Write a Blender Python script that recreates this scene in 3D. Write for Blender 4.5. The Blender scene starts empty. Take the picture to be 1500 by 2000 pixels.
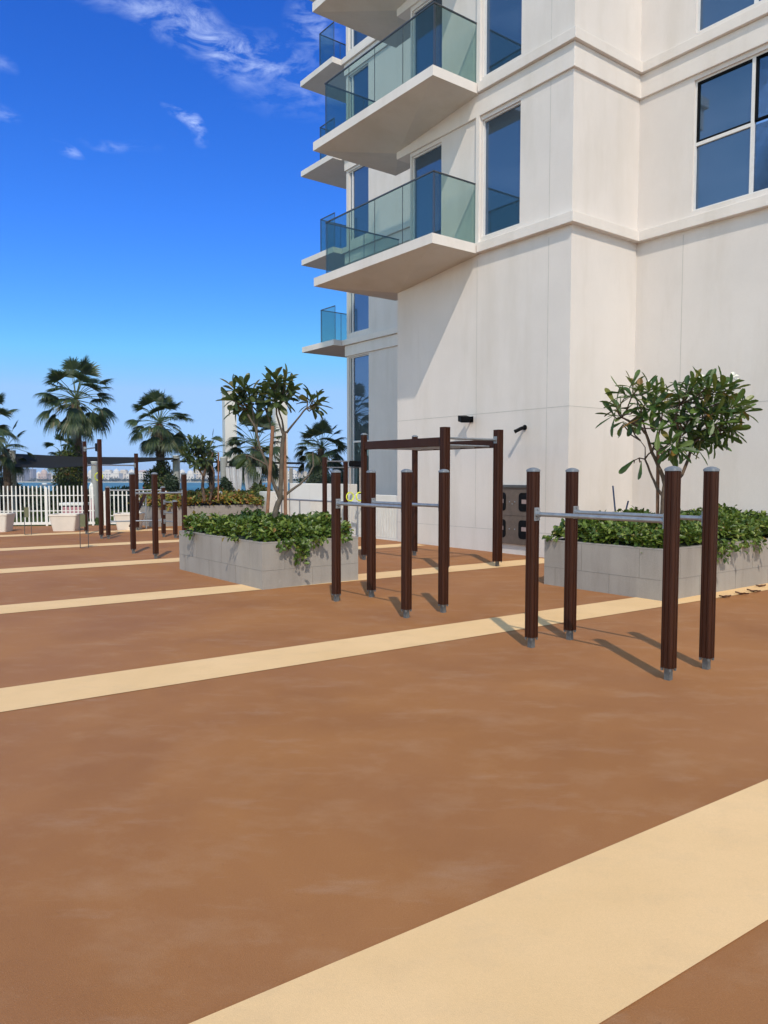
import bpy, math, random
from mathutils import Vector, Matrix
R=math.radians
sc=bpy.context.scene
# ---------------------------------------------------------------- camera
EYE=1.55; FPX=1490.; PITCH=R(3.5); HY=928.; PX=750.; PY=HY+FPX*math.tan(PITCH)
cd=bpy.data.cameras.new('camera'); cam=bpy.data.objects.new('camera',cd); sc.collection.objects.link(cam)
cam.location=(0,0,EYE); cam.rotation_euler=(R(90)-PITCH,0,0)
cd.sensor_fit='VERTICAL'; cd.sensor_height=36; cd.lens=FPX/2000*36; cd.shift_y=(PY-1000)/2000
cd.clip_start=.05; cd.clip_end=20000; sc.camera=cam
# ---------------------------------------------------------------- light
SUN=Vector((.13,-1.38,1.58)).normalized()
sl=bpy.data.lights.new('sun','SUN'); sl.energy=2.05; sl.angle=R(.8); sl.color=(1,.89,.74)
so=bpy.data.objects.new('sun',sl); sc.collection.objects.link(so)
so.rotation_euler=SUN.to_track_quat('Z','Y').to_euler(); so.location=(0,-5,20)
sc.view_settings.view_transform='Standard'; sc.view_settings.look='None'
sc.view_settings.exposure=0.65; sc.view_settings.gamma=1
w=bpy.data.worlds.new('World'); sc.world=w; w.use_nodes=True
nt=w.node_tree; N=nt.nodes; L=nt.links; N.clear()
def nn(t,**k):
    n=N.new(t)
    for a,b in k.items(): setattr(n,a,b)
    return n
out=nn('ShaderNodeOutputWorld'); bg=nn('ShaderNodeBackground'); L.new(bg.outputs[0],out.inputs[0])
sky=nn('ShaderNodeTexSky',sky_type='NISHITA'); sky.sun_disc=False
sky.sun_elevation=math.asin(SUN.z); sky.sun_rotation=math.atan2(SUN.x,SUN.y)
sky.air_density=1.0; sky.dust_density=.0; sky.ozone_density=6.0; sky.altitude=0
hs=nn('ShaderNodeHueSaturation'); hs.inputs['Saturation'].default_value=1.15; hs.inputs['Value'].default_value=1.0
L.new(sky.outputs[0],hs.inputs['Color'])
bg.inputs[1].default_value=.15
tc=nn('ShaderNodeTexCoord')
sx=nn('ShaderNodeSeparateXYZ'); L.new(tc.outputs['Generated'],sx.inputs[0])
def vm(op,a,b=None):
    n=nn('ShaderNodeVectorMath',operation=op)
    for i,v in enumerate((a,b)):
        if v is None: continue
        if isinstance(v,(tuple,Vector)): n.inputs[i].default_value=v
        else: L.new(v,n.inputs[i])
    return n
def ma(op,a,b=None,cl=False):
    n=nn('ShaderNodeMath',operation=op); n.use_clamp=cl
    for i,v in enumerate((a,b)):
        if v is None: continue
        if isinstance(v,(int,float)): n.inputs[i].default_value=v
        else: L.new(v,n.inputs[i])
    return n.outputs[0]
def pixdir(x,y):
    u=(x-PX)/FPX; v=-(y-PY)/FPX; c,s=math.cos(PITCH),math.sin(PITCH)
    return Vector((u,c+v*s,-s+v*c))
# wispy high clouds: ragged noise inside a few patches of the sky, and a thin veil behind the viewer
warp=nn('ShaderNodeTexNoise'); warp.inputs['Scale'].default_value=5; warp.inputs['Detail'].default_value=3
L.new(tc.outputs['Generated'],warp.inputs['Vector'])
wv=vm('SCALE',vm('SUBTRACT',warp.outputs['Color'],(.5,.5,.5)).outputs[0]); wv.inputs[3].default_value=.13
dirv=vm('ADD',tc.outputs['Generated'],wv.outputs[0]).outputs[0]
def blob(x,y,rx,ry,tilt):
    d=pixdir(x,y).normalized()
    rt=Vector((d.y,-d.x,0)).normalized(); up=rt.cross(d)
    ct,st=math.cos(R(tilt)),math.sin(R(tilt))
    ex=(rt*ct-up*st)*(FPX/rx); ey=(rt*st+up*ct)*(FPX/ry)
    dv=vm('SUBTRACT',dirv,tuple(d)).outputs[0]
    a=vm('DOT_PRODUCT',dv,tuple(ex)).outputs['Value']; b=vm('DOT_PRODUCT',dv,tuple(ey)).outputs['Value']
    r=ma('ADD',ma('MULTIPLY',a,a),ma('MULTIPLY',b,b))
    return ma('SUBTRACT',1.0,ma('SQRT',r),True)
noi=nn('ShaderNodeTexNoise'); noi.inputs['Scale'].default_value=21; noi.inputs['Detail'].default_value=10; noi.inputs['Roughness'].default_value=.62; noi.inputs['Distortion'].default_value=.5
mp=nn('ShaderNodeMapping'); mp.inputs['Rotation'].default_value=(0,R(14),0); mp.inputs['Scale'].default_value=(1,1,2.6)
L.new(tc.outputs['Generated'],mp.inputs['Vector']); L.new(mp.outputs[0],noi.inputs['Vector'])
rag=nn('ShaderNodeMapRange'); rag.inputs[1].default_value=.44; rag.inputs[2].default_value=.78; L.new(noi.outputs[0],rag.inputs[0])
tot=None
for (x,y,rx,ry,t,k) in ((400,86,240,46,11,1.0),(450,98,110,36,14,1.0),(343,224,27,19,40,1.4),(350,248,16,24,0,.7),(127,318,28,13,10,.9),(618,70,60,55,25,.8),(590,180,170,40,8,.4),(215,290,60,14,-5,.35),(-10,146,50,28,20,.9),(0,262,40,16,0,.7)):
    m=ma('MULTIPLY',blob(x,y,rx,ry,t),k); tot=m if tot is None else ma('MAXIMUM',tot,m)
front=ma('MULTIPLY',tot,rag.outputs[0],True)
big=nn('ShaderNodeTexNoise'); big.inputs['Scale'].default_value=3.2; big.inputs['Detail'].default_value=9; big.inputs['Roughness'].default_value=.6
L.new(mp.outputs[0],big.inputs['Vector'])
veil=nn('ShaderNodeMapRange'); veil.inputs[1].default_value=.44; veil.inputs[2].default_value=.70; veil.inputs[4].default_value=.8; L.new(big.outputs[0],veil.inputs[0])
back=nn('ShaderNodeMapRange'); back.inputs[1].default_value=.5; back.inputs[2].default_value=.1; L.new(sx.outputs[1],back.inputs[0])
cl=ma('MAXIMUM',front,ma('MULTIPLY',veil.outputs[0],back.outputs[0]))
cl=ma('MULTIPLY',cl,.72)
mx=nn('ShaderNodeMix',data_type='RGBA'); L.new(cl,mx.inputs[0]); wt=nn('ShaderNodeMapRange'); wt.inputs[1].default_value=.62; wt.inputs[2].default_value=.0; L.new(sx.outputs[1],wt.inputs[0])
tint=nn('ShaderNodeMix',data_type='RGBA'); L.new(wt.outputs[0],tint.inputs[0]); tint.inputs[6].default_value=(.80,1.0,1.28,1); tint.inputs[7].default_value=(2.15,1.48,.98,1)  # extra warm brightness added to sky beside and behind viewer, filling shaded walls
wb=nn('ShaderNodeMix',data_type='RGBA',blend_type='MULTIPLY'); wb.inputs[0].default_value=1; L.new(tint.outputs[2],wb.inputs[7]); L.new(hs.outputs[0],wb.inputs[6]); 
fr=nn('ShaderNodeMapRange'); fr.inputs[1].default_value=.2; fr.inputs[2].default_value=.65; fr.inputs[4].default_value=.92; L.new(sx.outputs[1],fr.inputs[0])
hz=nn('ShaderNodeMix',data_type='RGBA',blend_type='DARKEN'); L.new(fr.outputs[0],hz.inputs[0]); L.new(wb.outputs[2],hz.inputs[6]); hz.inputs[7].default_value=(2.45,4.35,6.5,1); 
# contrast of the clear northern sky, per channel
sp=nn('ShaderNodeSeparateColor'); L.new(hz.outputs[2],sp.inputs[0]); cb=nn('ShaderNodeCombineColor')
for i_,(pw,kk) in enumerate(((1.5,1.5),(1.3,1.0),(1.05,1.0))):
    L.new(ma('MULTIPLY',ma('POWER',ma('MULTIPLY',sp.outputs[i_],.15),pw),kk/(.15*1.50)),cb.inputs[i_])
fm=nn('ShaderNodeMix',data_type='RGBA'); f2=nn('ShaderNodeMapRange'); f2.inputs[1].default_value=.15; f2.inputs[2].default_value=.62; L.new(sx.outputs[1],f2.inputs[0])
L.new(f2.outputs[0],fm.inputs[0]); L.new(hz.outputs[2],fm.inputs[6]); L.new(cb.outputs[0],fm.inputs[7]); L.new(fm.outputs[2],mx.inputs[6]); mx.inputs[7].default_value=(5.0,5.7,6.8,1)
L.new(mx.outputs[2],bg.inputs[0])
# ---------------------------------------------------------------- measuring and mesh helpers
ANG=R(37.27); P0=Vector((3.340,13.870)); BX=Vector((math.cos(ANG),math.sin(ANG))); AY=Vector((-math.sin(ANG),math.cos(ANG)))
def W(b,a,z=0):                      # building grid (b = away to the right, a = away to the left) to world
    q=P0+BX*b+AY*a; return Vector((q.x,q.y,z))
def atY(x,y,Y):                      # sight line measured in the photo, at its real distance Y
    r=pixdir(x,y); return Vector((0,0,EYE))+r*(Y/r.y)
def gnd(x,y,z=0.):
    r=pixdir(x,y); return Vector((0,0,EYE))+r*((z-EYE)/r.z)
class MB:
    def __init__(s): s.v=[]; s.f=[]; s.m=[]; s.cm=0
    def add(s,vs,fs):
        o=len(s.v); s.v+= [tuple(p) for p in vs]; s.f+=[tuple(i+o for i in f) for f in fs]; s.m+=[s.cm]*len(fs); return s
    def box(s,x0,y0,z0,x1,y1,z1):
        vs=[(x,y,z) for z in (z0,z1) for y in (y0,y1) for x in (x0,x1)]
        return s.add(vs,[(0,2,3,1),(4,5,7,6),(0,1,5,4),(2,6,7,3),(0,4,6,2),(1,3,7,5)])
    def obox(s,c,ax,ay,az):          # oriented box: centre and three half-axes
        c,ax,ay,az=map(Vector,(c,ax,ay,az))
        vs=[c+ax*i+ay*j+az*k for k in (-1,1) for j in (-1,1) for i in (-1,1)]
        return s.add(vs,[(0,2,3,1),(4,5,7,6),(0,1,5,4),(2,6,7,3),(0,4,6,2),(1,3,7,5)])
    def tube(s,pts,rad,n=10,cap=True):
        pts=[Vector(p) for p in pts]
        if not hasattr(rad,'__len__'): rad=[rad]*len(pts)
        vs=[]; fs=[]; u=None
        for i,p in enumerate(pts):
            d=(pts[min(i+1,len(pts)-1)]-pts[max(i-1,0)]).normalized()
            if u is None: u=d.orthogonal().normalized()
            u=(u-d*u.dot(d)).normalized(); v=d.cross(u)
            for k in range(n):
                t=2*math.pi*k/n; vs.append(p+(u*math.cos(t)+v*math.sin(t))*rad[i])
        for i in range(len(pts)-1):
            for k in range(n): fs.append((i*n+k,i*n+(k+1)%n,(i+1)*n+(k+1)%n,(i+1)*n+k))
        if cap: fs.append(tuple(range(n))[::-1]); fs.append(tuple(range((len(pts)-1)*n,len(pts)*n)))
        return s.add(vs,fs)
    def prism(s,poly,z0,z1):
        n=len(poly); A=sum(poly[i][0]*poly[(i+1)%n][1]-poly[(i+1)%n][0]*poly[i][1] for i in range(n))
        if A<0: poly=poly[::-1]
        vs=[(x,y,z0) for x,y in poly]+[(x,y,z1) for x,y in poly]
        return s.add(vs,[tuple(range(n))[::-1],tuple(range(n,2*n))]+[(i,(i+1)%n,n+(i+1)%n,n+i) for i in range(n)])
    def loft(s,rings,capa=True,capb=True):
        n=len(rings[0]); vs=[p for r in rings for p in r]; fs=[]
        for i in range(len(rings)-1):
            for k in range(n): fs.append((i*n+k,i*n+(k+1)%n,(i+1)*n+(k+1)%n,(i+1)*n+k))
        if capa: fs.append(tuple(range(n))[::-1])
        if capb: fs.append(tuple(range((len(rings)-1)*n,len(rings)*n)))
        return s.add(vs,fs)
    def torus(s,c,u,v,r,r2,n=24,m=8):
        c,u,v=map(Vector,(c,u,v)); w_=u.cross(v)
        rs=[]
        for i in range(n):
            t=2*math.pi*i/n; d=u*math.cos(t)+v*math.sin(t)
            rs.append([c+d*(r+r2*math.cos(2*math.pi*k/m))+w_*(r2*math.sin(2*math.pi*k/m)) for k in range(m)])
        rs.append(rs[0]); return s.loft(rs,False,False)
    def build(s,name,mats,parent=None,smooth=False,bevel=0,loc=None):
        me=bpy.data.meshes.new(name); me.from_pydata(s.v,[],s.f)
        if not isinstance(mats,(list,tuple)): mats=[mats]
        for m in mats: me.materials.append(m)
        if len(mats)>1: me.polygons.foreach_set('material_index',s.m)
        if smooth: me.polygons.foreach_set('use_smooth',[True]*len(me.polygons))
        me.update(); o=bpy.data.objects.new(name,me); sc.collection.objects.link(o)
        if parent: o.parent=parent
        if loc is not None: o.location=loc
        if bevel:
            b=o.modifiers.new('b','BEVEL'); b.width=bevel; b.segments=2; b.limit_method='ANGLE'; b.angle_limit=R(40)
        return o
def tag(o,label=None,cat=None,group=None,kind=None):
    if label: o['label']=label
    if cat: o['category']=cat
    if group: o['group']=group
    if kind: o['kind']=kind
    return o
def empty(name,loc,label,cat,group=None,rz=ANG):
    o=bpy.data.objects.new(name,None); sc.collection.objects.link(o); o.location=loc; o.rotation_euler=(0,0,rz); o.empty_display_size=.2
    return tag(o,label,cat,group)
def sm(o,ang=35):                     # smooth shading with sharp creases
    o.data.set_sharp_from_angle(angle=R(ang)) if hasattr(o.data,'set_sharp_from_angle') else None
    o.data.polygons.foreach_set('use_smooth',[True]*len(o.data.polygons)); 
    if hasattr(o.data,'set_sharp_from_angle'): o.data.set_sharp_from_angle(angle=R(ang))
    return o
def copy_tree(o,parent=None):
    c=o.copy(); sc.collection.objects.link(c); c.parent=parent
    for ch in list(o.children): copy_tree(ch,c)
    return c
# ---------------------------------------------------------------- materials
class Mt:
    def __init__(s,name):
        s.m=bpy.data.materials.new(name); s.m.use_nodes=True; s.t=s.m.node_tree; s.N=s.t.nodes; s.L=s.t.links
        s.b=s.N['Principled BSDF']; s.o=s.N['Material Output']; s.co=None
    def n(s,t,**k):
        n=s.N.new(t)
        for a,b in k.items(): setattr(n,a,b)
        return n
    def coord(s,scale=(1,1,1),rot=(0,0,0)):
        if s.co is None: s.co=s.n('ShaderNodeTexCoord')
        m=s.n('ShaderNodeMapping'); m.inputs['Scale'].default_value=scale; m.inputs['Rotation'].default_value=rot
        s.L.new(s.co.outputs['Object'],m.inputs['Vector']); return m.outputs[0]
    def noise(s,scale,detail=4,rough=.5,vec=None,dist=0):
        n=s.n('ShaderNodeTexNoise'); n.inputs['Scale'].default_value=scale; n.inputs['Detail'].default_value=detail
        n.inputs['Roughness'].default_value=rough; n.inputs['Distortion'].default_value=dist
        s.L.new(vec if vec else s.coord(),n.inputs['Vector']); return n.outputs[0]
    def mr(s,v,a,b,c,d):
        n=s.n('ShaderNodeMapRange'); s.L.new(v,n.inputs[0])
        for i,x in enumerate((a,b,c,d)): n.inputs[i+1].default_value=x
        return n.outputs[0]
    def mix(s,f,a,b,mode='MIX'):
        n=s.n('ShaderNodeMix',data_type='RGBA',blend_type=mode)
        for i,v in ((0,f),(6,a),(7,b)):
            if isinstance(v,(int,float)): n.inputs[i].default_value=v
            elif isinstance(v,tuple): n.inputs[i].default_value=v+(1,) if len(v)==3 else v
            else: s.L.new(v,n.inputs[i])
        return n.outputs[2]
    def col(s,v):
        if isinstance(v,tuple): s.b.inputs['Base Color'].default_value=v+(1,)
        else: s.L.new(v,s.b.inputs['Base Color'])
        return s
    def set(s,**k):
        for a,b in k.items():
            i=s.b.inputs[a.replace('_',' ')]
            if isinstance(b,(int,float)): i.default_value=b
            else: s.L.new(b,i)
        return s
    def bump(s,h,st=.3,d=.01):
        n=s.n('ShaderNodeBump'); n.inputs['Strength'].default_value=st; n.inputs['Distance'].default_value=d
        s.L.new(h,n.inputs['Height']); s.L.new(n.outputs[0],s.b.inputs['Normal']); return s
def plain(name,c,rough=.6,metal=0.,var=.12,scale=12):
    m=Mt(name); n=m.noise(scale,4,.6)
    m.col(m.mix(m.mr(n,.3,.7,0,1),tuple(x*(1-var) for x in c),tuple(min(1,x*(1+var)) for x in c))).set(Roughness=rough,Metallic=metal)
    return m
def stucco(name,c,stain=.10):
    m=Mt(name); n1=m.noise(.55,5,.6); n2=m.noise(1.6,6,.65,m.coord((1,1,.22))); n3=m.noise(22,3,.6)
    a=m.mix(m.mr(n1,.3,.7,0,1),tuple(x*.94 for x in c),tuple(x*1.05 for x in c))
    a=m.mix(m.mr(n2,.48,.78,0,.62),a,(c[0]*.82,c[1]*.80,c[2]*.75)); n4=m.noise(5,5,.7,m.coord((1,1,.08))); a=m.mix(m.mr(n4,.58,.80,0,.20),a,(c[0]*.80,c[1]*.77,c[2]*.71))
    a=m.mix(m.mr(n3,.35,.65,0,stain),a,tuple(x*.8 for x in c))
    m.col(a).set(Roughness=.88); m.bump(m.noise(160,3,.6),.25,.004); return m.m
M={}
M['wall']=stucco('stucco_wall',(.67,.618,.58))
M['trim']=stucco('stucco_trim',(.70,.645,.60))
M['joint']=plain('wall_joint',(.46,.44,.41),.9).m
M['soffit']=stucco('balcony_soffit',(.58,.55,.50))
def deckmat():
    m=Mt('rubber_brown'); big=m.noise(.5,6,.62,m.coord((1,1,1)),.6); mid=m.noise(2.2,6,.68,m.coord((1,1.5,1),(0,0,R(30)))); 
    a=m.mix(m.mr(big,.32,.68,0,1),(.300,.120,.038),(.405,.176,.058))
    lg=m.noise(.23,4,.6,m.coord((1,1,1),(0,0,.5)),.8); a=m.mix(m.mr(lg,.38,.66,0,.45),a,(.35,.158,.078)); a=m.mix(m.mr(mid,.50,.78,0,.50),a,(.46,.265,.145))
    st=m.noise(1.3,5,.7,m.coord((1,3.2,1),(0,0,R(-35)))); a=m.mix(m.mr(st,.57,.78,0,.42),a,(.46,.30,.20))
    dk=m.noise(.9,5,.6,m.coord((1,1,1),(0,0,1))); a=m.mix(m.mr(dk,.50,.75,0,.40),a,(.235,.092,.034))
    g=m.noise(150,3,.7); a=m.mix(m.mr(g,.3,.7,0,.32),a,(.17,.075,.030)); g2=m.noise(300,2,.5,m.coord((1,1,1),(0,0,2))); a=m.mix(m.mr(g2,.6,.75,0,.28),a,(.55,.34,.22))
    sc_=m.noise(2.6,3,.5,m.coord((1,14,1),(0,0,R(24))),1.2); a=m.mix(m.mr(sc_,.71,.80,0,.16),a,(.48,.30,.18))
    sp_=m.noise(38,2,.4,m.coord((1,1,1),(0,0,3))); a=m.mix(m.mr(sp_,.72,.78,0,.35),a,(.20,.09,.04))
    m.col(a).set(Roughness=m.mr(big,.3,.7,.66,.82)); m.b.inputs['Specular IOR Level'].default_value=.2; m.bump(m.noise(260,3,.7),.6,.005); return m.m
def creammat():
    m=Mt('rubber_cream'); big=m.noise(.9,6,.6); mid=m.noise(3.5,6,.7,m.coord((1,1.6,1),(0,0,R(20))))
    a=m.mix(m.mr(big,.32,.68,0,1),(.73,.475,.232),(.81,.54,.282))
    a=m.mix(m.mr(mid,.5,.8,0,.35),a,(.56,.39,.23)); g=m.noise(150,3,.7); a=m.mix(m.mr(g,.3,.7,0,.18),a,(.42,.28,.14)); st=m.noise(.8,5,.7,m.coord((1,1,1),(0,0,1))); a=m.mix(m.mr(st,.56,.8,0,.35),a,(.50,.34,.19))
    m.col(a).set(Roughness=.78); m.b.inputs['Specular IOR Level'].default_value=.2; m.bump(m.noise(300,3,.6),.4,.004); return m.m
M['deck']=deckmat(); M['cream']=creammat()
def tilemat():
    m=Mt('planter_tile'); n=m.noise(1.1,6,.6,m.coord((1,1,.8))); s_=m.noise(3,6,.7,m.coord((1,1,.15))); f=m.noise(60,3,.6)
    a=m.mix(m.mr(n,.3,.7,0,1),(.25,.225,.20),(.33,.30,.27)); a=m.mix(m.mr(s_,.46,.72,0,.60),a,(.19,.165,.142)); a=m.mix(m.mr(f,.35,.7,0,.3),a,(.38,.35,.33))
    wh=m.noise(6,5,.7,m.coord((1,1,.5))); a=m.mix(m.mr(wh,.66,.78,0,.35),a,(.46,.43,.40))
    m.col(a).set(Roughness=.72); m.bump(m.noise(90,3,.6),.2,.003); return m.m
M['tile']=tilemat(); M['grout']=plain('tile_grout',(.21,.19,.17),.9).m
def postmat():
    m=Mt('brown_post'); g=m.noise(7,5,.6,m.coord((6,6,.5))); d=m.noise(3,4,.6)
    a=m.mix(m.mr(g,.3,.7,0,1),(.024,.0062,.0024),(.046,.0125,.0048)); a=m.mix(m.mr(d,.5,.8,0,.35),a,(.045,.018,.010))
    m.col(a).set(Roughness=m.mr(d,.3,.7,.42,.6)); m.bump(m.noise(40,3,.6,m.coord((6,6,.3))),.15,.002); return m.m
M['post']=postmat(); M['post'].node_tree.nodes['Principled BSDF'].inputs['Specular IOR Level'].default_value=.22
M['steel']=plain('galvanised_steel',(.30,.32,.35),.45,.6,.15,18).m
M['foot']=plain('dull_steel',(.13,.135,.14),.55,.3,.25,22).m
M['cap']=plain('grey_cap',(.15,.165,.19),.45,.0,.12,20).m
M['dark']=plain('black_plastic',(.005,.005,.006),.6).m
M['rail']=plain('bronze_rail',(.10,.10,.105),.4,.6).m
M['frame']=plain('white_frame',(.66,.64,.62),.45,0,.05).m
for k_ in ('dark',): M[k_].node_tree.nodes['Principled BSDF'].inputs['Specular IOR Level'].default_value=.08
M['white']=plain('white_paint',(.72,.70,.66),.5,0,.06,3).m
M['whitewall']=stucco('white_render',(.72,.70,.66))
M['potw']=plain('white_pot',(.68,.61,.54),.6,0,.06,3).m
M['stake']=plain('wood_stake',(.23,.11,.06),.8,0,.3,9).m
M['bark']=plain('grey_bark',(.10,.08,.060),.85,0,.3,14).m
M['bark2']=plain('brown_bark',(.10,.065,.045),.9,0,.35,14).m
M['soil']=plain('soil',(.05,.033,.022),.95,0,.4,20).m
M['concrete']=plain('grey_column',(.30,.30,.285),.8,0,.1,4).m
M['canvas']=plain('black_canvas',(.002,.002,.0025),.8).m
M['yellow']=plain('yellow_ring',(.72,.78,.05),.45,0,.06).m
M['strap']=plain('webbing',(.50,.44,.40),.8).m
M['board']=plain('board_brown',(.115,.085,.068),.6,0,.18,7).m
M['label']=plain('label_pale',(.30,.22,.21),.6).m
M['blue']=plain('blue_handle',(.02,.035,.09),.45).m
M['pink']=plain('pink_fabric',(.42,.20,.22),.85).m
M['curtain']=plain('white_curtain',(.62,.62,.64),.85,0,.05).m
M['sand']=plain('sand',(.50,.45,.36),.95,0,.1,.05).m
M['far']=[plain('far_wall_%s'%k,c,.8,0,.05,.2).m for k,c in (('white',(.62,.56,.50)),('cream',(.56,.47,.38)),('rose',(.50,.36,.30)),('grey',(.28,.26,.29)))]
M['fardark']=plain('far_window',(.10,.11,.13),.5).m
M['red']=plain('red_canvas',(.36,.05,.06),.7).m
M['water']=None
def glassmat():
    m=Mt('balustrade_glass'); t=m.n('ShaderNodeBsdfTransparent'); t.inputs[0].default_value=(.73,.815,.79,1)
    g=m.n('ShaderNodeBsdfGlossy'); g.inputs['Roughness'].default_value=.01; g.inputs['Color'].default_value=(.85,.95,.95,1)
    f0=m.n('ShaderNodeLayerWeight'); f0.inputs[0].default_value=.5; f=m.n('ShaderNodeMath',operation='POWER'); m.L.new(f0.outputs['Facing'],f.inputs[0]); f.inputs[1].default_value=4; k=m.n('ShaderNodeMath',operation='MULTIPLY_ADD'); m.L.new(f.outputs[0],k.inputs[0]); k.inputs[1].default_value=.55; k.inputs[2].default_value=.025
    x=m.n('ShaderNodeMixShader'); m.L.new(k.outputs[0],x.inputs[0]); m.L.new(t.outputs[0],x.inputs[1]); m.L.new(g.outputs[0],x.inputs[2]); m.L.new(x.outputs[0],m.o.inputs[0]); return m.m
def panemat(name,tint,base,k0):
    m=Mt(name); d=m.b; m.col(base).set(Roughness=.3)
    g=m.n('ShaderNodeBsdfGlossy'); g.inputs['Roughness'].default_value=.006; g.inputs['Color'].default_value=tint+(1,)
    bn=m.n('ShaderNodeBump'); bn.inputs['Strength'].default_value=.02; bn.inputs['Distance'].default_value=.05; m.L.new(m.noise(1.1,2,.4),bn.inputs['Height']); m.L.new(bn.outputs[0],g.inputs['Normal'])
    f=m.n('ShaderNodeLayerWeight'); f.inputs[0].default_value=.45; k=m.n('ShaderNodeMath',operation='MULTIPLY_ADD'); m.L.new(f.outputs[0],k.inputs[0]); k.inputs[1].default_value=.8; k.inputs[2].default_value=k0
    x=m.n('ShaderNodeMixShader'); m.L.new(k.outputs[0],x.inputs[0]); m.L.new(d.outputs[0],x.inputs[1]); m.L.new(g.outputs[0],x.inputs[2]); m.L.new(x.outputs[0],m.o.inputs[0]); return m.m
M['glass']=glassmat(); M['pane']=panemat('window_pane',(.24,.36,.58),(.012,.03,.045),.26); M['pane2']=panemat('window_pane_dark',(.30,.5,.6),(.008,.03,.035),.12)
def leafmat(name,cols,rough=.45,trans=.25):
    m=Mt(name); g=m.n('ShaderNodeNewGeometry'); r=m.n('ShaderNodeValToRGB'); e=r.color_ramp.elements
    while len(e)<len(cols): e.new(.5)
    for i,(p,c) in enumerate(cols): e[i].position=p; e[i].color=c+(1,)
    m.L.new(g.outputs['Random Per Island'],r.inputs[0]); m.col(r.outputs[0]).set(Roughness=rough)
    m.b.inputs['Specular IOR Level'].default_value=.4
    t=m.n('ShaderNodeBsdfTranslucent'); x0=m.mix(.5,r.outputs[0],(.16,.22,.03)); m.L.new(x0,t.inputs[0])
    x=m.n('ShaderNodeMixShader'); x.inputs[0].default_value=trans; m.L.new(m.b.outputs[0],x.inputs[1]); m.L.new(t.outputs[0],x.inputs[2]); m.L.new(x.outputs[0],m.o.inputs[0]); return m.m
M['shrub']=leafmat('shrub_leaf',[(0,(.034,.068,.010)),(.4,(.070,.120,.014)),(.8,(.135,.190,.026)),(.97,(.24,.28,.06)),(1,(.22,.12,.03))],.40)
M['frang']=leafmat('frangipani_leaf',[(0,(.032,.070,.018)),(.5,(.060,.112,.024)),(.86,(.11,.165,.035)),(.95,(.17,.16,.03)),(1,(.24,.12,.03))],.38)
M['frang2']=leafmat('frangipani_leaf_dark',[(0,(.032,.058,.022)),(.5,(.055,.085,.028)),(.86,(.085,.11,.035)),(.95,(.12,.09,.035)),(1,(.20,.19,.05))],.42)
M['palm']=leafmat('palm_leaf',[(0,(.022,.042,.021)),(.6,(.042,.070,.028)),(.92,(.08,.105,.035)),(1,(.16,.13,.07))],.45,.2)
M['palmdead']=leafmat('palm_dead_leaf',[(0,(.07,.055,.035)),(.5,(.11,.09,.055)),(1,(.05,.06,.03))],.8,.1)
M['ivy']=leafmat('ivy_leaf',[(0,(.030,.05,.016)),(.5,(.055,.085,.018)),(.85,(.10,.12,.025)),(1,(.16,.07,.03))],.5)
M['topiary']=leafmat('hedge_leaf',[(0,(.012,.026,.014)),(.7,(.022,.042,.018)),(1,(.04,.06,.02))],.55,.1)
M['croton']=leafmat('croton_leaf',[(0,(.07,.12,.025)),(.35,(.16,.17,.025)),(.6,(.32,.26,.035)),(.85,(.30,.13,.03)),(1,(.20,.05,.02))],.5)
M['flower']=plain('white_petal',(.72,.70,.60),.6).m
M['dryleaf']=plain('dry_leaf',(.12,.055,.03),.8).m
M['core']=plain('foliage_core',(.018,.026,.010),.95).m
M['lawn']=leafmat('lawn_grass',[(0,(.045,.075,.015)),(1,(.09,.12,.03))],.8,.1)
def watermat():
    m=Mt('sea_water'); n=m.noise(.004,4,.6,m.coord((1,3,1))); 
    m.col(m.mix(m.mr(n,.35,.65,0,1),(.02,.12,.17),(.03,.17,.22))).set(Roughness=.5); m.b.inputs['Specular IOR Level'].default_value=.25
    m.bump(m.noise(.8,4,.7),.8,.5); return m.m
M['water']=watermat()
# ---------------------------------------------------------------- ground, sea, stripes
def poly(name,pts,z,mat,kind='structure',th=None):
    m=MB()
    if th: m.prism([(p[0],p[1]) for p in pts],z-th,z)
    else: m.add([(p[0],p[1],z) for p in pts],[tuple(range(len(pts)))])
    return tag(m.build(name,mat),kind=kind)
FA=Vector((-14.6,22.62)); FB=Vector((-6.70,23.83))       # line of the fence
poly('deck',[(-14,-14),(30,-14),(30,46),(-5.5,46),(-5.5,24.01),(-14,22.71)],0,M['deck'])
poly('podium',[(-60,-30),(60,-30),(60,60),(-60,60)],-.15,M['concrete'],th=7.5)
poly('lawn',[(-40,18.7),(-14.004,22.9),(-14.004,22.72),(-5.504,24.02),(-5.504,44),(-40,44)],-.02,plain('lawn_soil',(.085,.11,.03),.95,0,.2,2).m)
poly('sea',[(-9000,-3000),(9000,-3000),(9000,16000),(-9000,16000)],-7.1,M['water'])
poly('far_shore',[(-1500,900),(-560,905),(-330,898),(-120,908),(600,900),(1500,930),(1500,1700),(-1500,1700)],-6.2,M['sand'],th=1.5)
for i,(c,hw,b0,b1) in enumerate([(-15.35,.32,-16,4),(-11.45,.32,-16,4),(-7.56,.33,-16,4),(-3.47,.31,-16,6),(.45,.31,-16,-.15),(4.36,.31,-16,-.15),(8.30,.31,-13,-1.2),(12.25,.31,-9,-2.6)]):
    cs=-.045; yy=lambda b,s:c+cs*(b+6)+s*hw
    ps=[W(b0,yy(b0,-1)),W(b1,yy(b1,-1)),W(b1,yy(b1,1)),W(b0,yy(b0,1))]
    poly('cream_stripe',ps,.004,M['cream'])
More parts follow.
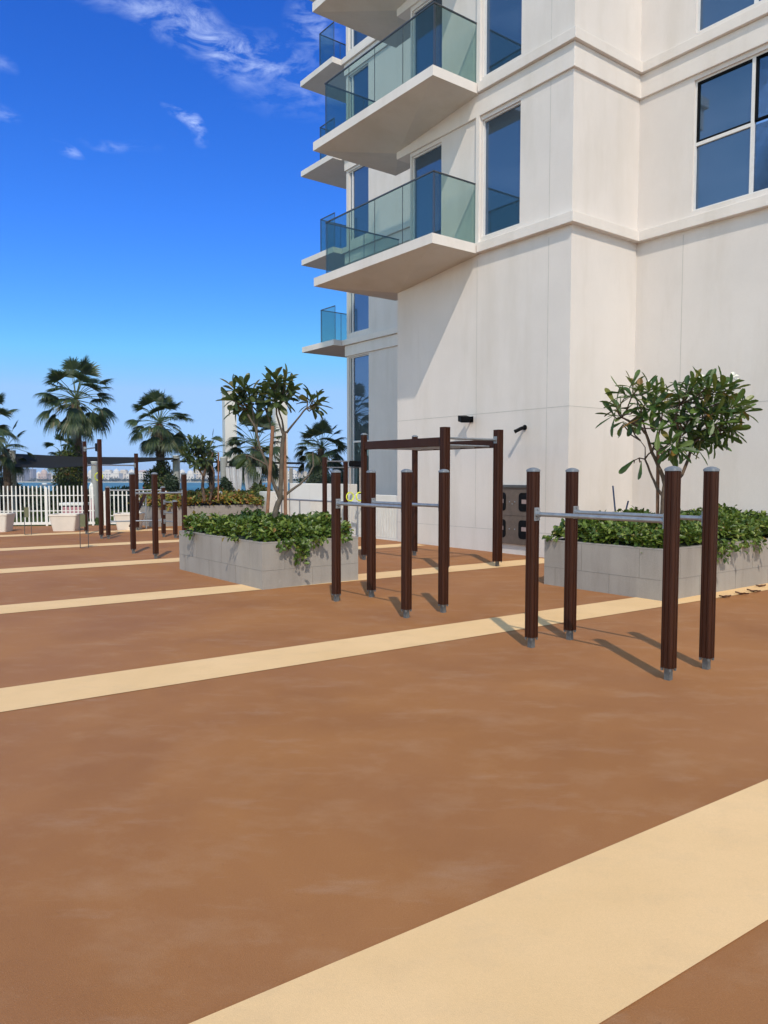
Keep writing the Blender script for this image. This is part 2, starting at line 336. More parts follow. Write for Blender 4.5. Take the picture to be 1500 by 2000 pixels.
# ---------------------------------------------------------------- the apartment building
bld=empty('apartment_building',W(0,0),'tall pale stucco apartment building with glass-railed balconies on the right','building')
def facade(mb,o,u,n,ln,z0,z1,holes=(),depth=.15):
    o,u,n=Vector(o),Vector(u),Vector(n)
    us=sorted({0,ln}|{h[0] for h in holes}|{h[1] for h in holes}); zs=sorted({z0,z1}|{h[2] for h in holes}|{h[3] for h in holes})
    P=lambda uu,z,d=0:(o.x+u.x*uu-n.x*d,o.y+u.y*uu-n.y*d,z)
    flip=(u.x*n.y-u.y*n.x)>0
    q=lambda a:mb.add(a,[(0,1,2,3) if not flip else (3,2,1,0)])
    for i in range(len(us)-1):
        for j in range(len(zs)-1):
            cu,cz=(us[i]+us[i+1])/2,(zs[j]+zs[j+1])/2
            if any(h[0]<cu<h[1] and h[2]<cz<h[3] for h in holes): continue
            q([P(us[i],zs[j]),P(us[i+1],zs[j]),P(us[i+1],zs[j+1]),P(us[i],zs[j+1])])
    for a,b,c,d in holes:
        for s in ([P(a,c),P(b,c),P(b,c,depth),P(a,c,depth)],[P(a,d,depth),P(b,d,depth),P(b,d),P(a,d)],[P(a,c),P(a,c,depth),P(a,d,depth),P(a,d)],[P(b,c,depth),P(b,c),P(b,d),P(b,d,depth)]): q(s)
ZF=[6.20,9.32,12.45,15.58,18.7]                       # floor levels
LT=.19
doorsA=[];holesA=[];holesC=[];holesW=[(11.72-5,12.86-5,.55,5.59)]
for z in ZF[:3]:
    holesA+=[(1.25,2.28,z+.13,z+2.42),(3.50,4.50,z+.05,z+2.42)]
    holesC+=[(1.13,4.30,z+.12,z+2.42),(6.2,9.0,z+.12,z+2.42)]
for z in ZF[:4]: holesW+=[(11.72-5,12.86-5,z+.20,z+2.50)]
m=MB(); facade(m,(0,0),(0,1),(-1,0),4.55,0,16.2,holesA,.11)
facade(m,(0,4.55),(0,1),(-1,0),.45,0,6.05)
facade(m,(0,5.0),(1,0),(0,1),4.08,0,6.05); facade(m,(0,4.55),(1,0),(0,1),4.08,6.0,16.2)
m.add([(0,4.55,6.05),(4.08,4.55,6.05),(4.08,5.0,6.05),(0,5.0,6.05)],[(0,1,2,3)])
m.build('wall',M['wall'],bld)
m=MB(); facade(m,(0,0),(1,0),(0,-1),1.95,0,16.2); m.build('wall',M['wall'],bld)
m=MB(); facade(m,(1.95,0),(0,-1),(-1,0),16,0,16.2,holesC,.16); m.build('wall',M['wall'],bld)
m=MB(); facade(m,(4.08,5.0),(0,1),(-1,0),8.0,0,20,holesW,.16); facade(m,(4.08,13.0),(1,0),(0,1),6,0,20); m.build('wall',M['wall'],bld)
m=MB(); m.add([(0,0,16.2),(0,4.55,16.2),(10.08,4.55,16.2),(10.08,-16,16.2),(1.95,-16,16.2),(1.95,0,16.2)],[(0,1,2,3,4,5)]); m.add([(4.08,4.6,20),(4.08,13,20),(10.08,13,20),(10.08,4.6,20)],[(0,1,2,3)])
m.add([(4.08,4.6,16.2),(10.08,4.6,16.2),(10.08,4.6,20),(4.08,4.6,20)],[(0,1,2,3)]); m.build('roof',M['wall'],bld)
# expansion joints in the render
m=MB(); J=.0045
for z in (2.80,.46):
    m.box(-.0025,0,z-J,.01,5.0,z+J); m.box(0,-.0025,z-J,1.95,.01,z+J); m.box(1.9475,-16,z-J,1.96,0,z+J)
for a,z0,z1 in ((2.39,.47,2.79),(2.39,2.81,5.9),(.52,2.81,5.9),(.52,.47,2.79)): m.box(-.0025,a-J,z0,.01,a+J,z1)
for a in (-.98,-4.2,-7.5): m.box(1.9475,a-J,.47,1.96,a+J,2.79); m.box(1.9475,a-J,2.81,1.96,a+J,5.95)
for k in range(3):
    m.box(-.0025,.52-J,ZF[k]+.01,.01,.52+J,ZF[k]+2.5); 
m.build('wall_joint',M['joint'],bld)
# ledges and fascias that run round the corners
def band(name,ov,z0,z1,aend):
    p=[(-ov,aend),(-ov,-ov),(1.95-ov,-ov),(1.95-ov,-16.1),(2.3,-16.1),(2.3,.3),(.3,.3),(.3,aend)]
    m=MB(); m.prism(p,z0,z1); return m.build(name,M['trim'],bld,bevel=.008)
for k,z in enumerate(ZF[:4]):
    if k<4: band('ledge',.12,z-LT,z,2.30)
    if k>0: band('fascia',.05,z-.62,z-LT-.003,4.98)
for k,z in enumerate(ZF[:5]):
    m=MB(); m.box(3.96,4.7,z-LT,4.3,13.1,z); m.build('ledge',M['trim'],bld,bevel=.008)
    m=MB(); m.box(4.03,4.8,z-.56,4.2,13.05,z-LT-.003); m.build('fascia',M['trim'],bld,bevel=.008)
m=MB()
for z in ZF[:3]: m.box(-.055,2.31,z+.002,.03,2.40,z+2.50)
m.build('pilaster',M['trim'],bld)
# windows: frame + panes
def window(plane,a0,a1,z0,z1,vb=(),tb=(),dark=None,rec=.07,fw=.032,pm='pane'):
    m=MB(); x0,x1=plane+rec-.03,plane+rec+.05
    for q in ((a0,z0,a1,z0+fw),(a0,z1-fw,a1,z1),(a0,z0+fw,a0+fw,z1-fw),(a1-fw,z0+fw,a1,z1-fw)): m.box(x0,q[0],q[1],x1,q[2],q[3])
    for a in vb: m.box(x0+.003,a-.03,z0+fw,x1-.003,a+.03,z1-fw)
    for (b0,b1,z) in tb: m.box(x0+.006,b0,z-.03,x1-.006,b1,z+.03)
    fr=m.build('window',M['frame'],bld)
    av=[a0]+list(vb)+[a1]
    for i in range(len(av)-1):
        c0,c1=av[i],av[i+1]; zz=[z0]+[z for (b0,b1,z) in tb if b0<(c0+c1)/2<b1]+[z1]
        for j in range(len(zz)-1):
            p=MB(); p.box(plane+rec+.01,c0+.02,zz[j]+.02,plane+rec+.022,c1-.02,zz[j+1]-.02)
            p.build('pane',M['pane2' if (pm=='pane2' and j==0) else 'pane'],fr)
            if dark and dark(c0,c1,j):
                s=MB(); e=.035
                u0,u1,w0,w1=c0+.03,c1-.03,zz[j]+.03,zz[j+1]-.03
                for q in ((u0,w0,u1,w0+e),(u0,w1-e,u1,w1),(u0,w0+e,u0+e,w1-e),(u1-e,w0+e,u1,w1-e)): s.box(plane+rec-.02,q[0],q[1],plane+rec+.012,q[2],q[3])
                s.build('sash',M['dark'],fr)
    return fr
for k,z in enumerate(ZF[:3]):
    window(0,1.25,2.28,z+.13,z+2.42)
    window(0,3.50,4.50,z+.05,z+2.42)
    window(1.95,-4.30,-1.13,z+.12,z+2.42,vb=(-2.19,-3.24),tb=((-2.19,-1.13,z+1.30),(-4.3,-3.24,z+1.30)),dark=lambda c0,c1,j:j==1)
    window(1.95,-9.0,-6.2,z+.12,z+2.42,vb=(-7.6,),tb=((-7.6,-6.2,z+1.30),),dark=lambda c0,c1,j:j==1)
window(4.08,11.72,12.86,.55,5.59,vb=(12.70,),tb=((11.72,12.70,2.70),),pm='pane2')
for z in ZF[:4]: window(4.08,11.72,12.86,z+.20,z+2.50,vb=(12.70,))
# big balconies
def balcony(z,near=2.33,far=6.6,out=-1.26,drop=.28):
    t,b=z,z-LT-.002
    v=[(out,near,t),(out,far,t),(1.2,far,t),(1.2,4.98,t),(.1,4.98,t),(.1,near,t),(out,near,b),(out,far,b),(1.2,far,b),(1.2,4.98,b),(.0,4.98,b-drop),(.1,near,b)]
    f=[(5,4,3,2,1,0),(0,1,7,6),(1,2,8,7),(2,3,9,8),(5,0,6,11)]
    g=[(6,10,11),(6,7,10),(7,8,10),(8,9,10)]
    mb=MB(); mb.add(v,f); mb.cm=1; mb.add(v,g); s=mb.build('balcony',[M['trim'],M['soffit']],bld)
    zt=z+1.20; ix=out+.09
    def side(p,q,n):
        p,q=Vector(p),Vector(q)
        for i in range(n):
            a=p.lerp(q,i/n); c=p.lerp(q,(i+1)/n); d=(c-a).normalized(); a+=d*.008; c-=d*.008; nr=Vector((-d.y,d.x))*.006
            mm=MB(); mm.prism([(a-nr)[:],(c-nr)[:],(c+nr)[:],(a+nr)[:]],z+.02,zt-.012); mm.build('glass_panel',M['glass'],s)
        d=(q-p).normalized(); nr=Vector((-d.y,d.x))*.015
        mm=MB(); mm.prism([(p-nr-d*.02)[:],(q-nr+d*.02)[:],(q+nr+d*.02)[:],(p+nr-d*.02)[:]],zt-.012,zt+.012); mm.build('handrail',M['rail'],s)
        mm=MB(); nr=nr*1.3; mm.prism([(p-nr)[:],(q-nr)[:],(q+nr)[:],(p+nr)[:]],z+.001,z+.018)
        for i in range(n+1):
            c=p.lerp(q,i/n); mm.box(c.x-.005,c.y-.005,z+.015,c.x+.005,c.y+.005,zt-.013)
        mm.build('rail_channel',M['rail'],s)
    side((ix,2.41),(ix,far-.40),4); side((ix+.03,2.41),(-.03,2.41),1); side((ix+.03,far-.40),(.97,far-.40),2)
    return s
for z in ZF[:4]: balcony(z)
# small balconies on the far wing
for z in ZF:
    mb=MB(); mb.box(3.61,13.12,z-LT-.002,7.5,15.2,z+.001); s=mb.build('balcony',M['trim'],bld,bevel=.008)
    zt=z+1.15
    for p,q,n in (((3.70,13.15),(3.70,14.05),1),((3.73,14.05),(6.2,14.05),3)):
        p,q=Vector(p),Vector(q); d=(q-p).normalized(); nr=Vector((-d.y,d.x))*.006
        for i in range(n):
            a=p.lerp(q,i/n)+d*.008; c=p.lerp(q,(i+1)/n)-d*.008; mm=MB(); mm.prism([(a-nr)[:],(c-nr)[:],(c+nr)[:],(a+nr)[:]],z+.02,zt-.012); mm.build('glass_panel',M['glass'],s)
        mm=MB(); nr=nr*2.5; mm.prism([(p-nr)[:],(q-nr)[:],(q+nr)[:],(p+nr)[:]],zt-.012,zt+.012)
        for i in range(n+1):
            c=p.lerp(q,i/n); mm.box(c.x-.007,c.y-.007,z+.002,c.x+.007,c.y+.007,zt-.013)
        mm.build('handrail',M['rail'],s)
# ---------------------------------------------------------------- things on the wall
def onwall(b,a,z): return W(b,a,z)
t=empty('speaker',W(0,2.52,2.70),'black box loudspeaker on a bracket high on the pale wall','speaker')
m=MB(); c=Vector((-.20,.02,.0)); ax=Vector((.05,.105,.02)); ay=Vector((-.08,.05,0)); az=Vector((-.012,-.012,.062)); m.obox(c,ax,ay,az); m.build('cabinet',M['dark'],t,bevel=.012)
m=MB(); m.tube([(-.001,0,0),(-.09,0,-.01),(-.2,.02,0)],.018,8); m.box(-.012,-.05,-.06,0,.05,.06); m.build('bracket',M['dark'],t)
t=empty('security_camera',W(0,1.05,2.46),'small black security camera angled down from the pale wall','camera')
m=MB(); m.tube([(0,0,0),(-.02,0,0)],.05,16); m.tube([(-.02,0,0),(-.07,0,.0),(-.10,.02,-.03)],.022,10); m.build('bracket',M['dark'],t)
m=MB(); m.tube([(-.08,.0,-.01),(-.20,.06,-.075)],.034,16); m.tube([(-.20,.06,-.075),(-.212,.066,-.0815)],[.038,.038],16); m.build('housing',M['dark'],t,smooth=False)
# exercise board: brown panel with four dark rounded recesses and pale labels
t=empty('exercise_board',W(-.003,1.31,.20),'brown exercise board with four dark rounded panels leaning flat on the wall','board')
m=MB(); m.box(-.05,-.45,0,0,.45,1.15); m.box(-.056,-.45,.565,-.049,.45,.585); m.build('panel',M['board'],t,bevel=.03)
m=MB(); m.box(-.07,-.46,1.1,.0,.46,1.16); m.build('top_rail',M['rail'],t,bevel=.01)
def rrect(cx,cz,w_,h_,r,n=5):
    o=[]
    for (sx_,sz_,a0) in ((1,1,0),(-1,1,90),(-1,-1,180),(1,-1,270)):
        for i in range(n+1):
            an=R(a0+90*i/n); o.append((cx+sx_*(w_/2-r)+r*math.cos(an),cz+sz_*(h_/2-r)+r*math.sin(an)))
    return o
for cy in (-.30,.30):
    for cz in (.83,.30):
        o=rrect(cy,cz,.26,.36,.07); m=MB(); m.loft([[(-.048,y,z) for y,z in o],[(-.058,y,z) for y,z in o]],False,True); f=m.build('recess',M['dark'],t)
        m=MB(); m.box(-.061,cy-.07,cz-.03,-.0585,cy+.05,cz+.05); m.build('label_plate',M['label'],f)
for cy,cz in ((-.07,.83),(.07,.83),(-.07,.30),(.07,.30),(0,.79)):
    m=MB(); m.tube([(-.050,cy,cz),(-.060,cy,cz)],.012,8); m.build('bolt',M['steel'],t)
# broom handles behind the right planter
for x0,y0,x1,y1,lab,ln in ((1202,1002,1197,949,'taller thin dark blue broom handle standing behind the right planter','a'),(1221,1002,1227,979,'shorter thin dark blue broom handle standing behind the right planter','b')):
    p=atY(x0,y0,12.6); q=atY(x1,y1,12.75); d=(q-p).normalized(); base=p-d*(p.z/d.z)
    t=empty('broom_handle',base,lab,'broom',rz=0); m=MB(); m.tube([(0,0,.0),tuple(q-base)],.014,8); m.build('handle',M['blue'],t)
    m=MB(); m.obox((0,0,.05),(.12,0,0),(0,.03,0),(0,0,.05)); m.build('brush_head',M['dark'],t)
# ---------------------------------------------------------------- posts and bars
def profile(h):
    r=.017; g=.0035; gd=.005; out_=[]
    for s in range(4):
        an=s*math.pi/2; c_,s_=math.cos(an),math.sin(an); pts=[]
        pts.append((h,-h+r))
        for gc in (-h*.36,h*.36): pts+=[(h,gc-g),(h-gd,gc-g*.6),(h-gd,gc+g*.6),(h,gc+g)]
        pts.append((h,h-r))
        for i in (1,2,3): 
            an2=i*math.pi/8; pts.append((h-r+r*math.cos(an2),h-r+r*math.sin(an2)))
        out_+=[(x*c_-y*s_,x*s_+y*c_) for x,y in pts]
    return out_
HP=.0465; PROF=profile(HP)
def post(parent,x,y,H,cap=True,foot=.095,h=HP,name='post'):
    k=h/HP; m=MB(); top=H-(.028 if cap else 0)
    m.loft([[(px*k,py*k,foot) for px,py in PROF],[(px*k,py*k,top) for px,py in PROF]])
    p=m.build(name,M['post'],parent,loc=(x,y,0))
    f=MB(); f.prism([(a*.023,b*.023) for a,b in ((-1,-1),(1,-1),(1,1),(-1,1))],-.02,foot+.02)
    f.box(-h*.92,-h*.92,foot-.005,h*.92,h*.92,foot+.003)
    for a in (-1,1):
        for b in (-1,1): f.tube([(a*h*.72,b*h*.72,foot-.022),(a*h*.72,b*h*.72,foot-.004)],.011,6)
    f.build('foot',M['foot'],p)
    if cap:
        c=MB(); rings=[]
        e=h+.004
        def rr(e,z,r=.02): return [(qx,qy,z) for qx,qy in rrect(0,0,2*e,2*e,min(r,e*.9),3)]
        c.loft([rr(e,top-.006),rr(e,top+.008),rr(e*.9,top+.018,.03),rr(e*.6,top+.027,.03),rr(e*.2,top+.031,.01)]); sm(c.build('cap',M['cap'],p),50)
    return p
def bar(parent,p,q,r=.020,br=True,name='bar',bk='steel'):
    m=MB(); m.tube([p,q],r,14); o=sm(m.build(name,M['steel'],parent))
    if br:
        d=(Vector(q)-Vector(p)).normalized(); sd=Vector((-d.y,d.x,0)).normalized()
        for e,s in ((Vector(p),1),(Vector(q),-1)):
            k=MB(); k.obox(e+d*s*.004,d*.004,sd*.034,Vector((0,0,.058))); k.tube([e,e+d*s*.035],r*1.35,14)
            for zz in (-.045,.045): k.tube([e+Vector((0,0,zz)),e+d*s*.016+Vector((0,0,zz))],.009,6)
            k.build('bracket',M['steel'],o)
    return o
def parallel(b,a,label,ln=1.37,wd=.535,H=1.615,zb=1.205):
    t=empty('parallel_bars',W(b,a),label,'exercise bars','parallel bars on the deck')
    for x in (0,wd):
        for y in (0,ln): post(t,x,y,H)
        bar(t,(x,HP,zb),(x,ln-HP,zb))
    return t
parallel(-5.885,-5.78,'nearest parallel bars, four brown posts with two steel rails, in front of the right planter')
parallel(-5.885,-2.62,'second parallel bars, four brown posts with two steel rails, beside the middle planter')
# third, L-shaped set by the left
t=empty('push_up_bars',W(-5.88,4.80),'three brown posts with one long steel bar, just left of the middle planter','exercise bars')
post(t,0,0,1.60); post(t,-.02,1.15,1.60); post(t,1.05,1.15,1.60)
bar(t,(-.02+HP,1.15,1.19),(1.05-HP,1.15,1.19)); 
# monkey bars
t=empty('monkey_bars',W(-2.92,.08),'tall brown monkey bars with steel rungs in front of the pale wall','monkey bars')
H=2.31; LX,LY=1.20,2.20
for x in (0,LX):
    for y in (0,LY): post(t,x,y,H,cap=(y>1),h=.066 if y<1 else .045)
    m=MB(); m.box(x-.022,.068,H-.30,x+.022,LY-.047,H-.155); m.build('side_beam',M['post'],t,bevel=.006)
for y in (.12,): pass
for i in range(6):
    y=.20+i*(LY-.4)/5; bar(t,(.024,y,H-.275),(LX-.024,y,H-.275),.017,False,'rung')
bar(t,(.066,0,H-.17),(LX-.066,0,H-.17),.02); bar(t,(HP,LY,H-.17),(LX-HP,LY,H-.17),.02)
# ring stand behind the middle planter
def rstand():
    p=atY(634,925,18.3); t=empty('ring_stand',(p.x,p.y,0),'brown posts with steel bars and yellow rings behind the middle planter','exercise frame')
    post(t,0,0,1.98,False); post(t,.62,.02,1.87,False); post(t,1.16,0,1.98,False)
    bar(t,(HP,0,1.885),(1.16-HP,0,1.885),.016); bar(t,(HP,.03,1.735),(1.16-HP,.03,1.735),.013,False)
    m=MB(); m.obox((.88,-.02,1.83),(.17,0,0),(0,.05,0),(0,0,.075)); m.build('roller',M['dark'],t,bevel=.03)
    for x in (.72,1.02):
        f=MB(); f.torus((x,-.02,1.02),(1,0,0),(0,0,1),.104,.017); r=sm(f.build('ring',M['yellow'],t))
        f=MB(); f.box(x-.022,-.035,1.12,x-.008,-.03,1.74); f.box(x+.008,-.035,1.12,x+.022,-.03,1.74); f.build('strap',M['strap'],r)
rstand()
# tall pull-up frame at the left
q0=Vector((-6.91,18.6,0))
t=empty('pull_up_frame',q0,'tall three-post pull-up frame with a yellow ring near the white fence','exercise frame',rz=0)
pts={k:Vector(v)-q0 for k,v in {'a':(-7.82,20.0,0),'b':(-6.91,18.6,0),'c':(-6.90,21.3,0)}.items()}
def wpost(t,v,H,cap=False):
    p=post(t,v.x,v.y,H,cap); p.rotation_euler=(0,0,ANG); return p
wpost(t,pts['a'],2.43); wpost(t,pts['b'],2.42); wpost(t,pts['c'],2.15)
def b2(t,p,q,z,r=.018,br=True,z2=None):
    d=(q-p); d.z=0; d.normalize(); a=p+d*HP; c=q-d*HP; return bar(t,(a.x,a.y,z),(c.x,c.y,z if z2 is None else z2),r,br)
b2(t,pts['a'],pts['b'],2.23); b2(t,pts['a'],pts['c'],1.82); 
m=MB(); m.obox(pts['b']+Vector((-.09,.12,2.23)),(.05,-.05,0),(.03,.03,0),(0,0,.10)); m.build('clamp',M['dark'],t,bevel=.02)
rc=atY(193,931,20.4)-q0
f=MB(); f.torus(rc,(1,0,0),(0,0,1),.105,.016); r=sm(f.build('ring',M['yellow'],t)); f=MB(); f.box(rc.x-.015,rc.y-.002,rc.z+.1,rc.x+.015,rc.y+.002,1.83); f.build('strap',M['strap'],r)
# stepped low bars
q0=Vector((-6.72,18.55,0))
t=empty('stepped_bars',q0,'low stepped bars of three short brown posts left of the middle planter','exercise bars',rz=0)
pa,pb,pc=Vector((0,0,0)),Vector((-5.52,19.06,0))-q0,Vector((-5.15,18.78,0))-q0
wpost(t,pa,1.28,True); wpost(t,pb,1.27,True); wpost(t,pc,.93,True)
b2(t,pa,pb,1.18); b2(t,pa,pb,.42); 
for z in (.88,.62,.40): b2(t,pb,pc,z,.015)
# sit-up board
p=atY(262,965,21.7); q=atY(255,1030,21.2)
t=empty('sit_up_board',(q.x,q.y,0),'sloping dark brown sit-up board by the white pot','bench',rz=0)
m=MB(); a=Vector((0,0,.12)); b=Vector((.22,.7,1.05)); d=(b-a); m.obox((a+b)/2,d/2,Vector((.05,-.015,0)),Vector((0,-.012,.012))); m.build('board',M['post'],t)
m=MB(); m.tube([b+Vector((0,0,-.02)),(b.x,b.y,0)],.025,8); m.tube([a+Vector((0,0,-.02)),(a.x,a.y,0)],.025,8); m.build('leg',M['steel'],t)
# thin steel step frames standing on the deck
def hframe(x,y,z1,label):
    c=gnd(x,y); t=empty('step_frame',c,label,'hurdle','thin steel frames on the deck',rz=R(4)); m=MB()
    m.tube([(-.085,0,.012),(-.085,0,z1),(.085,0,z1),(.085,0,.012),(-.085,0,.012)],.009,6); m.build('frame',M['rail'],t)
    m=MB(); m.box(-.082,-.006,z1*.62,.03,.006,z1-.02); m.build('plate',plain('olive_plate',(.12,.12,.06),.6).m,t)
hframe(165,1071,.74,'nearer thin metal upright frame standing on the deck stripe'); hframe(55,1045,.74,'farther thin metal upright frame close to the white fence')
# ---------------------------------------------------------------- planters
def planter(b0,a0,b1,a1,h,label,grouts=True):
    t=empty('planter',W(b0,a0),label,'planter','grey tiled planters'); w_,d_=b1-b0,a1-a0
    m=MB(); rings=[]; T=.09
    o=[(0,0),(w_,0),(w_,d_),(0,d_)]; i_=[(T,T),(w_-T,T),(w_-T,d_-T),(T,d_-T)]
    m.loft([[(x,y,0) for x,y in o],[(x,y,h) for x,y in o],[(x,y,h) for x,y in i_],[(x,y,h-.12) for x,y in i_]],False,False); m.build('tile_wall',M['tile'],t)
    g=MB(); e=.0022; jw=.0022; zj=h*.40
    g.box(-e,-e,zj-jw,w_+e,d_+e,zj+jw)
    g.prism([(-e,-e),(w_+e,-e),(w_+e,d_+e),(-e,d_+e)],h-.016,h-.0135)
    k=0
    for u in [x*.9+.35 for x in range(int(w_/.9)+1)]:
        if u<w_-.02: g.box(u-jw,-e,zj,u+jw,.01,h-.016)
        if 0.05<u-.45<w_-.02: g.box(u-.45-jw,-e,0,u-.45+jw,.01,zj)
    for u in [x*.9+.35 for x in range(int(d_/.9)+1)]:
        if u<d_-.02: g.box(-e,u-jw,zj,.01,u+jw,h-.016)
        if 0.05<u-.45<d_-.02: g.box(-e,u-.45-jw,0,.01,u-.45+jw,zj)
    g.build('tile_joint',M['grout'],t)
    m=MB(); m.add([(T,T,h-.08),(w_-T,T,h-.08),(w_-T,d_-T,h-.08),(T,d_-T,h-.08)],[(0,1,2,3)]); m.build('soil',M['soil'],t)
    return t
rnd=random.Random(7)
def leaf(mb,p,d,n,L_,W_,fold=.22,curl=.0,seg=2):
    d=d.normalized(); s=d.cross(n)
    if s.length<1e-4: s=d.orthogonal()
    s.normalize(); n=s.cross(d).normalized()
    prof={2:[(0,.25),(.62,1),(1,.30)],3:[(0,.12),(.35,.62),(.68,1),(.90,.78),(1,.22)]}[seg]
    vs=[]; 
    for t,w_ in prof:
        c=p+d*(L_*t)-n*(curl*L_*t*t); hw=W_*.5*w_
        vs+=[c-s*hw+n*(hw*fold),c,c+s*hw+n*(hw*fold)]
    fs=[]
    for i in range(len(prof)-1):
        o=i*3; fs+=[(o,o+1,o+4,o+3),(o+1,o+2,o+5,o+4)]
    mb.add(vs,fs)
def rv(r=rnd):
    while 1:
        v=Vector((r.uniform(-1,1),r.uniform(-1,1),r.uniform(-1,1)))
        if .05<v.length<1: return v.normalized()
def hum(x,y,s):
    return .5*math.sin(x*2.3+s)+.5*math.sin(y*2.9+s*2)+.35*math.sin(x*6.1+y*4.3+s)+.3*math.sin(y*9.1-x*5+s*3)
def shrubbed(b0,a0,b1,a1,h,top,label,mat,seed,dens=1500,lf=.085,spill=.10,droops=(),front=1.0,nm='shrub_bed'):
    r=random.Random(seed); mb=MB(); w_,d_=b1-b0,a1-a0
    core=MB(); nx,ny=14,14; vs=[]
    def H(x,y):
        ex=min(1,max(0,min(x+spill,w_+spill-x)/.22)); ey=min(1,max(0,min(y+spill,d_+spill-y)/.22)); e=math.sqrt(ex*ey) if ex*ey>0 else 0
        return h-.02+(top*(.74+.30*hum(x,y,seed)))*(e**.55)
    for j in range(ny+1):
        for i in range(nx+1):
            x=.05+(w_-.1)*i/nx; y=.05+(d_-.1)*j/ny; vs.append((x,y,max(h-.06,H(x,y)-.13)))
    core.add(vs,[(j*(nx+1)+i,j*(nx+1)+i+1,(j+1)*(nx+1)+i+1,(j+1)*(nx+1)+i) for j in range(ny) for i in range(nx)])
    n=int(dens*(w_+2*spill)*(d_+2*spill))
    for _ in range(n):
        x=r.uniform(.07-spill,w_+spill-.07); y=r.uniform(.07-spill,d_+spill-.07); z=H(x,y)-abs(r.gauss(0,.06))+r.choice((0,0,.02,.05))+(.07*r.random() if hum(x*3,y*3,seed+2)>.35 else 0)
        if x<0 or y<0 or x>w_ or y>d_: 
            if r.random()<.35: continue
            z=min(z,h+.1+.1*hum(x,y,seed)); 
        e=.03; gx=(H(x+e,y)-H(x-e,y))/(2*e); gy=(H(x,y+e)-H(x,y-e))/(2*e)
        nrm=(Vector((-gx*.8,-gy*.8,1)).normalized()+rv(r)*.75).normalized()
        # a small rosette of leaves
        c=Vector((x,y,z)); u=nrm.orthogonal().normalized(); v=nrm.cross(u)
        k=r.choice((1,2,3)); ph=r.uniform(0,6.28)
        for q in range(k):
            t_=ph+q*2.2; dd=u*math.cos(t_)+v*math.sin(t_)+nrm*r.uniform(.1,.8)
            leaf(mb,c,dd,nrm,lf*r.uniform(.7,1.25),lf*r.uniform(.5,.75),.3,r.uniform(0,.3))
    for (x,y,dx,dy,ln) in droops:   # trailing stems over the rim
        for s_ in range(int(20+ln*90)):
            t_=r.random(); c=Vector((x+dx*(.04+.03*t_)+r.gauss(0,.05),y+dy*(.04+.03*t_)+r.gauss(0,.05),h+.06-ln*t_*r.uniform(.6,1)))
            if dx: c.x=min(c.x,-.015) if dx<0 else c.x
            if dy: c.y=min(c.y,-.015) if dy<0 else c.y
            leaf(mb,c,Vector((dx*.6,dy*.6,-.5))+rv(r)*.8,Vector((dx,dy,.7))+rv(r)*.4,lf*r.uniform(.6,1.1),lf*.6,.3,.2)
    t=mb; o=t.build(nm,mat,loc=W(b0,a0)); o.rotation_euler=(0,0,ANG); tag(o,label,'shrubs',kind='stuff')
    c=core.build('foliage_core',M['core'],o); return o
planter(-6.16,.14,-4.57,2.99,.64,'grey tiled planter in the middle of the deck, with a thin-stemmed tree')
shrubbed(-6.16,.14,-4.57,2.99,  .64,.25,'glossy green shrubs filling the middle grey planter',M['shrub'],3,dens=1700,lf=.08,spill=.0,
   droops=((.35,0,0,-1,.18),(.55,0,0,-1,.40),(.62,0,0,-1,.30),(.85,0,0,-1,.14),(0,2.2,-1,0,.14),(1.3,0,0,-1,.08),(0,.7,-1,0,.05)))
planter(-2.70,-3.70,1.30,-1.80,.64,'right-hand grey tiled planter near the pale wall, holding the leafiest tree')
shrubbed(-2.70,-3.70,1.30,-1.80,  .64,.28,'dense green shrubs filling the right-hand grey planter',M['shrub'],5,dens=1700,lf=.08,spill=.0,
   droops=((.9,0,0,-1,.12),(1.15,0,0,-1,.30),(1.3,0,0,-1,.26),(1.55,0,0,-1,.16),(1.9,0,0,-1,.12),(2.2,0,0,-1,.2),(0,1.8,-1,0,.04)))
planter(-2.75,13.25,.92,15.2,.60,'farthest grey tiled planter, with yellow-green plants, behind the middle one')
shrubbed(-2.75,13.25,.92,15.2,.60,.36,'yellow and orange croton plants in the farthest planter',M['croton'],9,dens=520,lf=.12)
